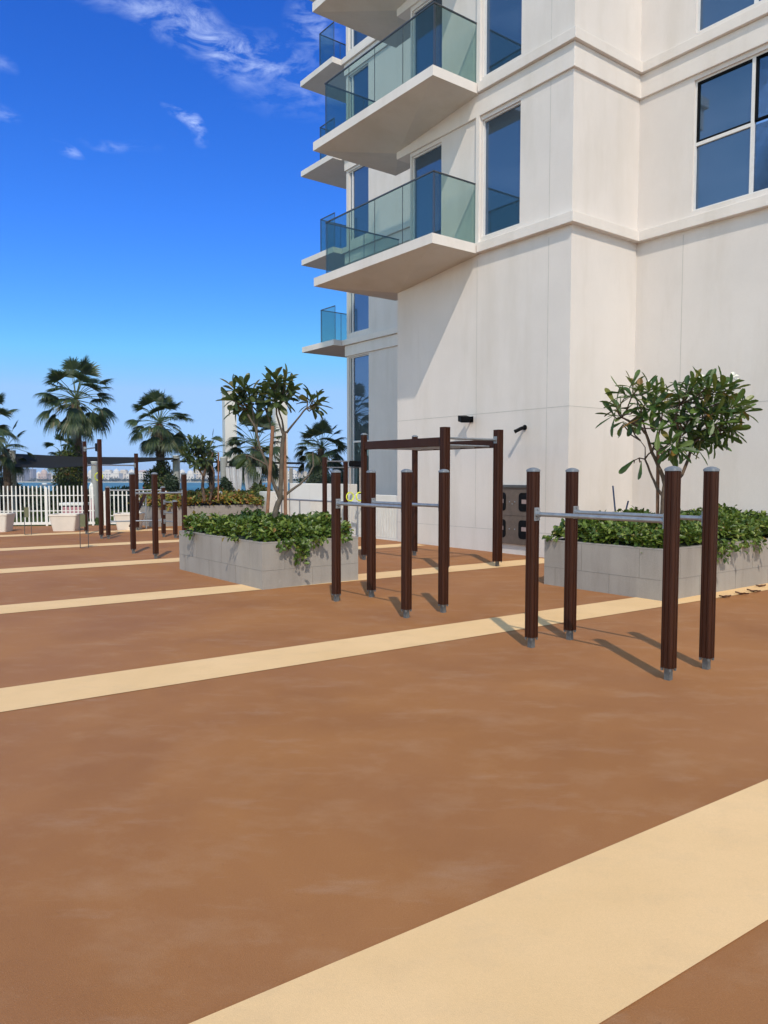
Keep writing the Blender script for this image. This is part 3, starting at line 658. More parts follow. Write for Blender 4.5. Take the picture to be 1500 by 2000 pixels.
# ---------------------------------------------------------------- frangipani trees
def rosette(mb,c,ax,n,L_,W_,r,droop=.25,tmin=20,tmax=100):
    ax=ax.normalized(); u=ax.orthogonal().normalized(); v=ax.cross(u)
    for i in range(n):
        t=R(tmin+(tmax-tmin)*(i/n)**.8+r.uniform(-8,8)); ph=i*2.399+r.uniform(-.3,.3)
        d=ax*math.cos(t)+(u*math.cos(ph)+v*math.sin(ph))*math.sin(t); d.z-=droop*.5*(i/n)
        p=c-ax*(.06*i/n)+rv(r)*.01
        leaf(mb,p,d,ax*.8+Vector((0,0,.6))+rv(r)*.25,L_*r.uniform(.75,1.15),W_*r.uniform(.8,1.1),.35,r.uniform(0,.22),3)
def frangi(base,Y,sx_,sy_,s,branches,clusters,label,L_,W_,lm,seed,stakes=(),flowers=(),nl=22,spread=.3,bark='bark',rs=1.0,group=None):
    r=random.Random(seed); P=lambda x,y,dy=0:atY(sx_+x/s,sy_+y/s,Y+dy)
    root=empty('frangipani_tree',base,label,'tree',group,rz=0); inv=lambda v:v-Vector(base)
    first=True
    for br in branches:
        pts=[inv(P(x,y,dy)) for (x,y,dy,rr) in br]; m=MB()
        # refine the polyline
        pp=[];rr_=[]
        for i in range(len(pts)-1):
            for k in range(3):
                t=k/3; pp.append(pts[i].lerp(pts[i+1],t)+rv(r)*(.004)); rr_.append((br[i][3]*(1-t)+br[i+1][3]*t)*rs)
        pp.append(pts[-1]); rr_.append(br[-1][3]*rs)
        m.tube(pp,rr_,8); sm(m.build('trunk' if first else 'branch',M[bark],root),80); first=False
    m=MB()
    cs=[Vector(inv(P(x,y,r.uniform(-spread,spread) if dy is None else dy))) for (x,y,dy,ax,k) in clusters]
    for (x,y,dy,ax,k),c in zip(clusters,cs):
        a=Vector(ax)+rv(r)*.25; rosette(m,c,a,int(nl*k),L_,W_,r)
    m.build('foliage',lm,root)
    tw=MB()
    ends=[inv(P(*b_[-1][:3])) for b_ in branches]+[inv(P(*b_[-2][:3])) for b_ in branches if len(b_)>2]
    for c in cs:
        e=min(ends,key=lambda q:(q-c).length); mid=e.lerp(c,.5)+Vector((0,0,-.04))
        tw.tube([e,mid,c],[.012*rs,.010*rs,.009*rs],6)
    tw.build('twig',M[bark],root)
    for (x0,y0,x1,y1,dy) in stakes:
        a,b=inv(P(x0,y0,dy)),inv(P(x1,y1,dy)); m=MB(); m.tube([a,b],.026,8); m.build('stake',M['stake'],root)
    if flowers:
        for (x,y,dy) in flowers:
            c=inv(P(x,y,dy)); m=MB()
            for q in range(4):
                cc=c+rv(r)*.035
                for k in range(5):
                    an=k*1.2566; d=Vector((math.cos(an),math.sin(an)*.4,.5+math.sin(an)*.4)); leaf(m,cc,d,Vector((0,-1,1)),.035,.022,.2,.1)
            m.tube([c,c+Vector((-.03,0,-.12))],.004,5); m.build('flower',M['flower'],root)
    return root
# middle planter tree; coordinates read off an enlarged crop of the photograph
c3=lambda x,y,ax,k=1,dy=None:(x,y,dy,ax,k)
U=(0,0,1)
frangi(W(-5.2,1.25,.55),11.45,360,720,5.357,
 [[(945,1560,0,.045),(975,1420,0,.042),(1002,1365,0,.036),(1012,1150,0,.032),(1022,850,0,.030),(1040,690,.02,.028)],
  [(1002,1370,0,.030),(905,1130,-.05,.022),(870,1010,-.08,.020),(790,830,-.1,.017),(742,620,-.1,.015),(665,480,-.1,.013)],
  [(742,620,-.1,.012),(720,480,-.05,.010),(700,380,0,.01)],
  [(870,1010,-.08,.016),(760,950,-.15,.011),(650,905,-.2,.009)],
  [(860,990,-.08,.014),(800,860,.1,.012),(765,700,.15,.011),(760,600,.15,.009)],
  [(1040,700,.02,.020),(1000,600,0,.014),(965,480,0,.013),(960,360,0,.012)],
  [(1045,690,.02,.018),(1020,540,.1,.013),(985,420,.1,.012),(1010,300,.1,.01)],
  [(1070,670,.02,.018),(1180,530,-.1,.013),(1275,415,-.15,.012)],
  [(905,1130,0,.014),(930,700,.1,.013),(880,520,.1,.011),(850,420,.1,.01)],
  [(1002,1370,0,.024),(1090,1290,.1,.020),(1210,1210,.2,.017),(1300,1120,.25,.014),(1350,1020,.3,.012),(1345,880,.3,.010)]],
 [c3(520,215,(-.5,0,1)),c3(630,200,(0,-.2,1),1.3),c3(700,250,(.3,0,1),.8),c3(600,330,(-.3,-.5,.7),1.3),c3(500,330,(-1,0,.4),.9),c3(640,420,(0,-.6,-.3),.9),c3(690,340,(.5,-.5,.5),.9),
  c3(560,430,(-.6,-.2,-.5),.5),c3(760,330,(.2,-.5,.5),.9),c3(830,300,(-.4,-.3,.6),.9),c3(960,110,(-.1,0,1),1.2),c3(1060,130,(.5,0,1),1.1),c3(900,180,(-.6,0,.8),1.1),c3(990,220,(0,-.6,.7),1.3),
  c3(1090,230,(.9,0,.4),1.1),c3(1060,320,(.6,-.4,.1),1.0),c3(960,320,(-.2,-.6,.3),1.2),c3(870,250,(-.8,-.2,.5),.9),c3(860,420,(-.3,-.2,-.8),.35),c3(890,360,(-.5,-.3,-.2),.7),
  c3(1290,350,(-.5,0,.7),.8,-.1),c3(1350,320,(.2,0,1),.9,-.1),c3(1390,370,(1,0,.3),.9,-.1),c3(1340,420,(.4,-.3,-.6),.4,-.1),c3(660,930,(-.5,0,-.3),.15),c3(765,500,(0,0,-1),.10)],
 'slender frangipani tree with sparse leaf clusters in the middle planter',.25,.095,M['frang2'],11,
 stakes=((868,1530,925,600,-.12),(1058,1530,1048,655,.05)),nl=11)
frangi(W(-1.25,-2.60,.55),11.0,1160,720,4.412,
 [[(590,1350,0,.045),(600,1150,0,.042),(612,1000,0,.038),(600,940,0,.032),(560,850,0,.028),(500,720,0,.024),(450,560,-.05,.020),(400,510,-.1,.017),(310,460,-.1,.014),(240,420,-.1,.012)],
  [(605,1110,0,.026),(545,1030,.05,.020),(500,930,.08,.017),(440,780,.1,.014),(470,740,.1,.011),(520,690,.1,.01)],
  [(440,780,.1,.010),(390,770,.1,.007),(345,790,.1,.006)],
  [(440,780,.1,.009),(440,680,.1,.007),(400,620,.1,.005)],
  [(620,1000,0,.030),(690,850,0,.026),(720,700,0,.024),(740,560,0,.020),(700,430,-.05,.016),(740,310,0,.013)],
  [(640,1050,0,.028),(760,910,.05,.024),(815,780,.1,.022),(850,650,.1,.019),(960,560,.1,.016),(1080,520,.1,.013),(1180,500,.1,.01)],
  [(740,560,0,.017),(840,420,.1,.014),(960,340,.15,.012),(1100,300,.15,.01)],
  [(450,560,-.05,.014),(420,440,0,.012),(400,330,0,.01),(340,220,0,.009)],
  [(500,720,0,.015),(560,560,0,.013),(580,440,0,.011),(540,320,0,.01)],
  [(840,420,.1,.011),(900,260,.1,.009),(960,180,.1,.008)]],
 [c3(335,140,(0,0,1),.9),c3(255,215,(-1,0,.5),.7),c3(330,230,(-.3,-.5,.6),.9),c3(190,320,(-.5,0,1),.9),c3(160,400,(-1,0,.2),.6),c3(240,400,(-.2,-.6,.5),.9),c3(250,480,(-.2,-.2,-1),.6),c3(310,480,(0,-.3,-1),.35),
  c3(410,200,(0,0,1),.9),c3(480,190,(.1,0,1),1),c3(540,220,(.3,0,1),.9),c3(440,310,(-.2,-.7,.5),1),c3(520,330,(.2,-.7,.4),1),c3(600,260,(.4,0,.9),1),c3(640,310,(.8,-.2,.4),.8),c3(590,380,(.5,-.6,.3),.9),c3(400,420,(-.5,-.4,.2),.7),c3(480,430,(0,-.7,.2),.8),c3(550,520,(0,-.5,.3),.5),
  c3(650,450,(.3,-.4,.5),.7),c3(730,230,(-.4,0,1),.8),c3(800,180,(-.2,0,1),.9),c3(860,150,(0,0,1),1),c3(930,150,(.4,0,1),.9),c3(790,280,(0,-.7,.6),1),c3(870,260,(.2,-.7,.5),1),c3(960,230,(.5,-.2,.8),1),c3(1040,200,(.5,0,1),.9),c3(1110,170,(.6,0,.9),1),c3(1170,190,(1,0,.5),.9),
  c3(1030,290,(.3,-.7,.4),1),c3(1120,280,(.8,-.4,.3),1),c3(1200,330,(1,-.1,.3),1),c3(1270,320,(1,0,.4),1),c3(1290,370,(1,-.1,.1),.8),c3(940,340,(.2,-.8,.2),.9),c3(1040,390,(.6,-.6,.4),1),c3(1140,400,(.9,-.4,.2),1),c3(780,370,(-.2,-.6,.4),.8),c3(860,420,(.1,-.8,.4),1),
  c3(950,450,(.4,-.7,.4),1),c3(1050,480,(.7,-.6,.2),1.1),c3(1160,470,(1,-.3,.2),1.1),c3(1200,530,(1,-.2,-.1),1),c3(1110,570,(.9,-.4,-.3),1),c3(1010,560,(.5,-.7,-.1),1),c3(910,530,(.2,-.8,.3),1),c3(820,520,(-.1,-.8,.4),.9),c3(740,480,(-.4,-.5,.6),.8),c3(930,620,(.4,-.6,-.5),.8),c3(1030,630,(.7,-.3,-.6),.7),
  c3(840,620,(.1,-.7,.2),1),c3(760,580,(-.3,-.6,.4),.8),c3(660,640,(-.4,-.6,.7),1),c3(720,690,(.3,-.7,.1),1.1),c3(790,700,(.8,-.4,0),.9),c3(610,700,(-.6,-.4,-.2),.6),c3(680,740,(0,-.5,-.6),.5),c3(890,690,(.6,-.3,-.8),.4),c3(1130,230,(.5,-.5,.6),.9),c3(990,150,(.2,0,1),.6),
  c3(350,790,(-.4,0,-.8),.12,.1),c3(405,800,(0,0,-1),.12,.1)],
 'leafy wide-crowned frangipani tree with white flowers in the right planter',.28,.084,M['frang'],12,
 stakes=((548,1300,552,700,.12),),flowers=((925,70,0),(1000,90,.05),(1200,65,.0),(492,128,0),(1215,80,.05),(630,215,0)),nl=11,spread=.50,bark='bark2')
frangi(W(-1.2,14.1,.5),23.6,340,840,5.77,
 [[(345,800,0,.05),(320,640,0,.05),(330,520,0,.045),(370,400,0,.04),(300,260,0,.03)],[(400,800,.2,.04),(440,640,.2,.035),(450,480,.2,.03),(400,350,.2,.03),(440,260,.2,.02)],[(330,520,0,.03),(230,380,0,.02),(180,280,0,.02)]],
 [c3(x,y,(dx,-.3,dz),1.1) for x,y,dx,dz in ((190,140,-.4,1),(240,130,0,1),(300,150,.2,1),(150,200,-1,.4),(200,220,-.4,.5),(260,210,0,.6),(330,210,.2,.7),(130,290,-1,0),(190,310,-.5,0),(250,300,0,.4),(320,290,.2,.3),(380,260,.6,.6),(400,200,.5,.8),(240,380,0,-.2),(310,370,.2,0),(370,340,.5,0),(430,300,.8,.3),(160,250,-.6,.3),(290,250,0,.5),(230,180,0,.8))],
 'small dark frangipani tree in the farthest planter',.27,.10,M['frang2'],13,stakes=((497,800,500,250,.3),),nl=15,spread=.6,bark='bark2')
# ---------------------------------------------------------------- palms
def palm(x,yc,Y,base_z,sc_,label,seed,n=44,dead=14,lean=0):
    r=random.Random(seed); c=atY(x,yc,Y); base=Vector((c.x-lean,c.y,base_z)); root=empty('fan_palm',base,label,'palm tree','fan palms beyond the fence',rz=0)
    ctr=c-base; m=MB(); hgt=ctr.z; pp=[];rr=[]
    for i in range(15):
        t=i/14; pp.append(Vector((ctr.x*t+.03*math.sin(t*5),0,hgt*t*.97))); rr.append(.20*sc_*(1-.25*t)*(1+.06*(i%2)))
    m.tube(pp,rr,12)
    for i in range(90):                                  # old leaf bases
        t=r.uniform(.25,.97); an=r.uniform(0,6.28); d=Vector((math.cos(an),math.sin(an),0)); p=Vector((ctr.x*t,0,hgt*t*.97))+d*.15*sc_
        leaf(m,p,d*.5+Vector((0,0,1)),d,.16,.07,.2,-.3)
    m.build('trunk',M['bark2'],root)
    lm=MB(); pm=MB()
    def fan(mb,h,d,nrm,Rr,ns,half,dr):
        d=d.normalized(); s=d.cross(nrm).normalized(); nrm=s.cross(d).normalized()
        for i in range(ns):
            a=-half+2*half*i/(ns-1)+r.uniform(-.02,.02); dd=(d*math.cos(a)+s*math.sin(a)).normalized(); L_=Rr*r.uniform(.85,1.08)*(1-.22*abs(a/half))
            sd=dd.cross(nrm).normalized(); w0=.010; w1=Rr*half*.80/ns
            p0=h; p1=h+dd*L_*.42-Vector((0,0,.05*L_*dr)); p2=h+dd*L_*.74-Vector((0,0,.22*L_*dr)); p3=h+dd*(L_*(1-.12*dr))-Vector((0,0,(.48+r.uniform(-.1,.15))*L_*dr))
            k=nrm*(.4*w1)*(1 if i%2 else -1)
            mb.add([p0-sd*w0,p0+sd*w0,p1-sd*w1+k,p1+sd*w1-k,p2-sd*w1*.55,p2+sd*w1*.55,p3],[(0,1,3,2),(2,3,5,4),(4,5,6)])
    for i in range(n):
        f=i/(n-1); el=R(74-(f**.85)*124+r.uniform(-12,12)); az=i*2.399+r.uniform(-.25,.25)
        d=Vector((math.cos(az)*math.cos(el),math.sin(az)*math.cos(el),math.sin(el))); pl=sc_*r.uniform(.72,1.02)
        st=ctr+Vector((0,0,-.18*f*sc_)); mid=st+d*pl*.55+Vector((0,0,.03)); end=st+d*pl-Vector((0,0,.10*sc_*f))
        pm.tube([st,mid,end],[.018*sc_,.013*sc_,.010*sc_],5)
        dd=(end-mid).normalized(); up=Vector((0,0,1)) if abs(dd.z)<.9 else Vector((-math.cos(az),-math.sin(az),.2))
        nr=(up+rv(r)*.45).normalized(); fan(lm,end,dd,nr,sc_*r.uniform(.62,.78),30,R(r.uniform(60,92)),.35+.85*f)
    lm.build('frond',M['palm'],root); pm.build('leaf_stalk',plain('palm_stalk',(.09,.12,.04),.6).m,root)
    if dead:
        dm=MB()
        for i in range(dead):
            az=r.uniform(0,6.28); d=Vector((math.cos(az)*.35,math.sin(az)*.35,-1)).normalized(); st=ctr+Vector((math.cos(az)*.2,math.sin(az)*.2,-.25*sc_-r.uniform(0,.6)*sc_))
            fan(dm,st,d,Vector((math.cos(az),math.sin(az),.2)),sc_*r.uniform(.55,.8),16,R(r.uniform(14,26)),.2)
        dm.build('dead_skirt',M['palmdead'],root)
    return root
palm(148,775,30,-.1,1.08,'tallest fan palm, left of the pull-up frame, ivy round its trunk',21,46,26)
palm(312,822,30,-.1,.92,'second tallest fan palm, left of the small frangipani, full round crown',22,44,24)
palm(500,868,29,-.1,.95,'fan palm in front of the white pillars, behind the slender tree',23,40,16)
palm(628,872,30,-.1,.82,'fan palm with low crown nearest the building, above the white wall',24,42,18)
palm(12,872,27,-.1,.72,'low fan palm beside the grey column at the far left',25,14,4)
palm(-30,826,26,-.1,.85,'fan palm cut off by the left edge of the picture, only leaf tips showing',26,24,6)
palm(122,884,34,-.1,.66,'short fan palm half hidden behind the tallest palm',27,22,8)
palm(412,880,31,-.1,.62,'small upright fan palm behind the small frangipani',28,16,4)
# ---------------------------------------------------------------- bushes, hedge
def bush(cx,cy,cz,rx,ry,rz,label,mat,seed,n=1500,lf=.10,nm='bush',cat='bush',shape=1.0,group=None):
    r=random.Random(seed); mb=MB()
    for _ in range(n):
        v=rv(r); 
        k=r.uniform(.84,1.04)*(1+.12*math.sin(v.x*6+seed)+.10*math.sin(v.z*7+v.y*5))
        wz=(1-.35*shape*max(0,v.z)) 
        p=Vector((v.x*rx*k*wz,v.y*ry*k*wz,v.z*rz*k)); 
        leaf(mb,p,rv(r)+v*.6,v+rv(r)*.6,lf*r.uniform(.7,1.3),lf*.6,.3,.2)
    root=empty(nm,(cx,cy,cz-rz),label,cat,group,rz=0)
    o=mb.build('foliage',mat,root,loc=(0,0,rz))
    c=MB(); rings=[]
    for i in range(1,9):
        t=math.pi*i/9; rings.append([(rx*.82*math.sin(t)*math.cos(q*math.pi/7),ry*.82*math.sin(t)*math.sin(q*math.pi/7),-rz*.82*math.cos(t)+rz) for q in range(14)])
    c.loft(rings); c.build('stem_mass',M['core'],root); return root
def bpx(x0,y0,x1,y1,Y,label,mat,seed,**k):
    a=atY(x0,y0,Y); b=atY(x1,y1,Y); rx=(b.x-a.x)/2; rz=(a.z-b.z)/2
    return bush((a.x+b.x)/2,Y,(a.z+b.z)/2,rx,min(rx,1.2),rz,label,mat,seed,**k)
bpx(108,868,168,1012,29.6,'ivy and yellow-green climber wrapped round the tallest palm',M['ivy'],31,n=2600,lf=.11,shape=.6)
bpx(285,905,345,1000,29.6,'ivy-covered mass at the foot of the second tallest palm',M['ivy'],32,n=2200,lf=.11,shape=.3)
bpx(-40,929,43,1005,28.5,'dark clipped round hedge below the grey column at far left',M['topiary'],33,n=2600,lf=.09,shape=0)
bpx(428,936,452,985,27.0,'dark clipped bush in front of the white curtains, left one',M['topiary'],34,n=1300,lf=.09,shape=0)
bpx(486,948,522,992,26.6,'dark green bush between the curtains and the white wall',M['ivy'],35,n=1500,lf=.10,shape=0)
bpx(322,930,348,968,28.0,'small dark bush under the cylindrical grey column',M['topiary'],36,n=800,lf=.09,shape=0)
bpx(455,960,518,1000,25.6,'low leafy shrub at the right end of the farthest planter',M['ivy'],37,n=1300,lf=.10,shape=0)
bpx(585,925,700,968,29.0,'dark shrub row under the palm nearest the building',M['topiary'],38,n=1600,lf=.1,shape=0)
def hedge():
    r=random.Random(41); mb=MB(); X0,X1=-24,-4.2
    core=MB(); core.box(X0,33.1,-.1,X1,34.6,.72); 
    for _ in range(15000):
        x=r.uniform(X0,X1); f=r.random()
        h=.80+.10*math.sin(x*3.1)+.07*math.sin(x*7.7+1)
        if f<.7: p=Vector((x,33.0-r.uniform(-.05,.12),r.uniform(-.1,h)))
        else: p=Vector((x,r.uniform(32.9,34.7),h+r.uniform(-.08,.06)))
        leaf(mb,p,rv(r),Vector((0,-1,.6))+rv(r)*.7,.14*r.uniform(.7,1.3),.085,.3,.2)
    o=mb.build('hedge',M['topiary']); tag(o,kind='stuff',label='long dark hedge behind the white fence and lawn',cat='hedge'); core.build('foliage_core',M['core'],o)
hedge()
def grass():
    r=random.Random(42); mb=MB()
    for _ in range(26000):
        x=r.uniform(-17.5,-5.7); y=r.uniform(23.0+(x+14)*.153 if x>-14 else 22.9,32.8)
        if y<22.75+(x+14)*.153+.12: continue
        a=r.uniform(0,3.14); w_=.02; h=r.uniform(.05,.10); dx,dy=math.cos(a)*w_,math.sin(a)*w_
        mb.add([(x-dx,y-dy,-.02),(x+dx,y+dy,-.02),(x+r.uniform(-.03,.03),y+r.uniform(-.03,.03),h-.02)],[(0,1,2)])
    tag(mb.build('grass',M['lawn']),kind='stuff',label='short green lawn behind the white picket fence',cat='grass')
grass()
# ---------------------------------------------------------------- fence, gate, pots
def pickets(name,p,q,top,rails,sp,label,cat,group=None,kick=None,posts=()):
    p,q=Vector(p).to_3d(),Vector(q).to_3d(); L_=(q-p).length; an=math.atan2((q-p).y,(q-p).x)
    t=empty(name,p,label,cat,group,rz=an); m=MB(); k=0; x=.03
    while x<L_-.02:
        m.box(x-.017,-.014,.09,x+.017,.014,top); x+=sp
    m.build('pickets',M['white'],t)
    for z in rails:
        m=MB(); m.box(0,-.010,z-.012,L_,.0095,z+.012); m.build('rail',M['white'],t)
    m=MB(); m.box(0,-.022,.04,L_,.022,.12); m.build('bottom_rail',M['white'],t)
    for x in posts: m=MB(); m.box(x-.028,-.03,0,x+.028,.024,top-.04); m.build('post',M['white'],t)
    return t
d=(FB-FA).normalized()
g0=FA+d*(5.75); g1=FA+d*6.05; g2=FA+d*7.9
pickets('picket_fence',FA,g0,1.225,(.93,.46),.119,'long white metal picket fence in front of the lawn','fence',posts=(.1,2.4,4.35,5.7))
pickets('picket_gate',g1,g1+(g2-g1)*.995,1.10,(.93,.30),.125,'white picket gate section between fence and farthest planter','gate',posts=(.0,1.84))
def pot(x0,x1,y1,label,h=.62):
    a=gnd((x0+x1)/2,y1); w_=(x1-x0)/FPX*a.y; t=empty('pot',a,label,'pot','white tapered square pots by the fence',rz=R(6)); m=MB()
    tt=w_/2; bb=tt*.80; def_=lambda e,z,r=.05:[(x,y,z) for x,y in rrect(0,0,2*e,2*e,r,3)]
    m.loft([def_(bb,0),def_(tt,h-.05),def_(tt+.015,h-.045),def_(tt+.015,h),def_(tt-.05,h),def_(tt-.07,h-.1)],True,True); m.build('pot_body',M['potw'],t)
    m=MB(); m.add(def_(tt-.08,h-.09),[tuple(range(16))]); m.build('soil',M['soil'],t)
pot(-26,22,1038,'leftmost white tapered pot, cut by the picture edge',.50)
pot(105,156,1036,'middle white tapered pot in front of the picket fence',.47)
pot(229,278,1034,'right-hand white tapered pot behind the brown posts',.47)
# ---------------------------------------------------------------- beyond the fence
def sail():
    t=empty('shade_sail',(-13.4,28,0),'long black shade sail stretched between grey columns','shade sail',rz=0)
    m=MB(); pl=[atY(30,886,28),atY(150,892,28.5),atY(268,893,29),atY(350,894,29.5)]; lo=[atY(30,912,26.5),atY(100,914,27),atY(200,908,28),atY(345,896,29)]
    o=Vector((-13.4,28,0)); rows=[]
    for k in range(5):
        f=k/4; row=[]
        for a,b in zip(pl,lo):
            p=a.lerp(b,f)-o; p.z-=.04*math.sin(f*3.14); row.append(p)
        rows.append(row)
    vs=[p for r_ in rows for p in r_]; vs2=[p+Vector((0,0,-.008)) for p in vs]; fs=[(j*4+i,j*4+i+1,(j+1)*4+i+1,(j+1)*4+i) for j in range(4) for i in range(3)]
    m.add(vs,fs); m.add(vs2,[f[::-1] for f in fs]); sm(m.build('canvas',M['canvas'],t),60)
    m=MB(); m.tube([p-o+Vector((0,0,-.02)) for p in pl],.02,6); m.build('cable',M['dark'],t)
sail()
def sail2():
    o=Vector((-4,30,0)); t=empty('shade_canopy',o,'thin black canopy edge running behind the pillars and palms','canopy',rz=0)
    m=MB(); a=atY(345,901,31)-o; b=atY(590,905,31)-o; m.obox((a+b)/2,(b-a)/2,Vector((0,.8,0)),Vector((0,0,.03))); 
    a2=atY(455,902,30.5)-o; b2_=atY(520,915,30.5)-o; m.obox((a2+b2_)/2+Vector((0,0,.02)),Vector(((b2_-a2).x/2,0,0)),Vector((0,.75,0)),Vector((0,0,.15))); m.build('canvas',M['canvas'],t)
    m=MB(); a=atY(555,912,30)-o; b=atY(592,914,30)-o; m.obox((a+b)/2,(b-a)/2,Vector((0,.03,0)),Vector((0,0,.025))); m.build('beam',M['rail'],t)
sail2()
def column(x0,x1,yt,Y,label,mat='concrete',round_=True,grp=None,name='column',cat='column'):
    a=atY(x0,yt,Y); b=atY(x1,yt,Y); r=(b.x-a.x)/2; t=empty(name,((a.x+b.x)/2,Y,0),label,cat,grp,rz=R(25) if not round_ else 0); m=MB()
    if round_: m.tube([(0,0,-.1),(0,0,a.z)],r,20); sm(m.build('shaft',M[mat],t)); m=MB(); m.tube([(0,0,a.z),(0,0,a.z+.03)],r*1.06,20); m.build('cap_plate',M['white'],t)
    else: m.box(-r*.8,-r*.8,-.1,r*.8,r*.8,a.z); m.build('shaft',M[mat],t,bevel=.01); m=MB(); m.box(-r*.83,-r*.83,a.z+.003,r*.83,r*.83,a.z+.06); m.build('cap_plate',M['white'],t)
column(14,30,881,27.6,'round grey column at the left end of the shade sail')
column(178,191,903,27.4,'round grey column just left of the tall pull-up posts')
column(337,351,891,29.5,'round grey column right of the second tallest palm')
column(430,444,894,28.5,'pale round column beside the white curtains')
column(262,270,893,28.8,'slim white post right of the tall pull-up frame','white',False)
column(433,462,768,34,'left one of two tall white square pillars','whitewall',False,'tall white pillars','pillar','pillar')
column(531,561,765,33,'right one of two tall white square pillars','whitewall',False,'tall white pillars','pillar','pillar')
column(565,572,915,33,'short grey pointed post seen above the white wall','concrete')
def curtain(x0,x1,y0,y1,Y,tie,label,seed):
    r=random.Random(seed); a=atY(x0,y0,Y); b=atY(x1,y1,Y); o=Vector(((a.x+b.x)/2,Y,0)); t=empty('curtain',o,label,'curtain','white cabana curtains',rz=0); m=MB(); n=30; rows=14; vs=[]
    for j in range(rows+1):
        f=j/rows; z=a.z+(b.z-a.z)*f; g=1-math.exp(-((f-.72)/.30)**2)*.78
        cx=tie*(1-g)*(b.x-a.x)*.4
        for i in range(n+1):
            u=i/n-.5; x=u*(b.x-a.x)*g+cx; y=.05*math.sin(i*1.9+math.sin(i))*(.4+.6*g); vs.append((x,y,z))
    m.add(vs,[(j*(n+1)+i,j*(n+1)+i+1,(j+1)*(n+1)+i+1,(j+1)*(n+1)+i) for j in range(rows) for i in range(n)])
    sm(m.build('cloth',M['curtain'],t),80); m=MB(); m.tube([(a.x-o.x,0,a.z+.01),(b.x-o.x,0,a.z+.01)],.015,6); m.build('rod',M['rail'],t)
curtain(441,474,912,1000,27.9,.8,'left white tied-back curtain under the black canopy',1)
curtain(477,512,912,1000,28.1,-.8,'right white tied-back curtain beside the palm',2)
# low white walls and louvred fence towards the far side
t=empty('louvre_wall',W(.06,5.02),'low white wall with vertical louvres next to the building corner','wall')
m=MB(); m.box(.03,0,0,.16,2.0,1.07); m.build('wall_body',M['whitewall'],t,bevel=.01)
m=MB(); x=.05
while x<1.95: m.box(-.012,x,.05,.029,x+.032,.86); x+=.062
m.box(-.014,0,.0,.0285,2.0,.045); m.build('louvres',M['white'],t)
t=empty('white_wall',W(.06,7.06),'higher white wall behind the steel handrail','wall')
m=MB(); m.box(.03,0,0,.25,3.05,1.32); m.build('wall_body',M['whitewall'],t,bevel=.01)
m=MB(); x=.05
while x<1.9: m.box(-.012,x,.05,.029,x+.032,.86); x+=.062
m.build('louvres',M['white'],t)
t=empty('white_block',Vector((-3.75,25.6,0)),'low white block at the left end of the white wall','wall')
m=MB(); m.box(-.30,-.2,0,.55,.5,1.0); m.build('block_body',M['whitewall'],t,bevel=.01)
t=empty('handrail',W(-.22,6.3),'grey steel handrail in front of the white wall','handrail')
m=MB(); m.tube([(0,3.75,0),(0,3.75,.80),(0,3.72,.85),(0,3.66,.87),(0,0,.87)],.024,10); sm(m.build('top_rail',M['steel'],t))
for y in (0,1.4,2.75): m=MB(); m.tube([(0,y,0),(0,y,.86)],.020,10); m.build('post',M['steel'],t)
t=empty('pool_ladder',Vector((-3.52,25.0,0)),'small white ladder between the slender tree stems','ladder')
m=MB(); m.tube([(0,0,0),(0,0,1.15)],.03,8); m.tube([(.13,0,0),(.13,0,1.15)],.03,8); m.build('rail',M['white'],t)
for i in range(6): m=MB(); m.box(-.04,-.03,.15+i*.16,0.17,.03,.19+i*.16); m.build('rung',M['white'],t)
# garden lantern, folded parasol, daybed, red parasol
c=atY(431,990,24.5); t=empty('lantern',(c.x,c.y,0),'small white garden lantern among the yellow-green plants','lantern',rz=0)
m=MB(); m.tube([(0,0,0),(0,0,.62),(0,0,.68),(0,0,.85),(0,0,.90)],[.03,.03,.10,.085,.05],10); m.tube([(0,0,.90),(0,0,.93),(0,0,1.0),(0,0,1.04)],[.03,.06,.06,.02],10); sm(m.build('lamp_body',M['white'],t))
c=atY(180,1000,25.5); t=empty('closed_parasol',(c.x,c.y,0),'folded white and pink parasol behind the picket fence','parasol',rz=0)
m=MB(); m.tube([(0,0,0),(0,0,1.32)],.022,8); m.build('pole',M['steel'],t)
m=MB(); m.tube([(0,0,.78),(0,0,.9),(0,0,1.05),(0,0,1.22),(0,0,1.30)],[.05,.07,.085,.06,.02],9); m.build('canopy',M['white'],t)
m=MB(); m.tube([(0,0,.10),(0,0,.3),(0,0,.5),(0,0,.74)],[.10,.085,.09,.055],9); m.build('canopy_hem',M['pink'],t)
c=atY(146,1010,26.5); t=empty('daybed',(c.x,c.y,0),'white-topped daybed with pinkish cushions behind the fence','daybed',rz=0)
m=MB(); m.box(-.42,-.3,.50,.42,.3,.60); m.build('top',M['white'],t,bevel=.02)
m=MB(); m.box(-.38,-.26,.08,.38,.26,.47); m.build('cushion',M['pink'],t,bevel=.05)
for x in (-.38,.38):
    for y in (-.26,.26): m=MB(); m.box(x-.02,y-.02,-.02,x+.02,y+.02,.5); m.build('leg',M['dark'],t)
c=atY(289,990,38); t=empty('red_parasol',(c.x,c.y,0),'small red canopy glimpsed over the gate, against the sea','parasol',rz=0)
m=MB(); m.tube([(0,0,-.1),(0,0,1.2)],.02,8); m.build('pole',M['steel'],t)
m=MB(); m.tube([(0,0,.90),(0,0,.98),(0,0,1.10),(0,0,1.16)],[.25,.24,.13,.01],8,False); m.build('canopy',M['red'],t)
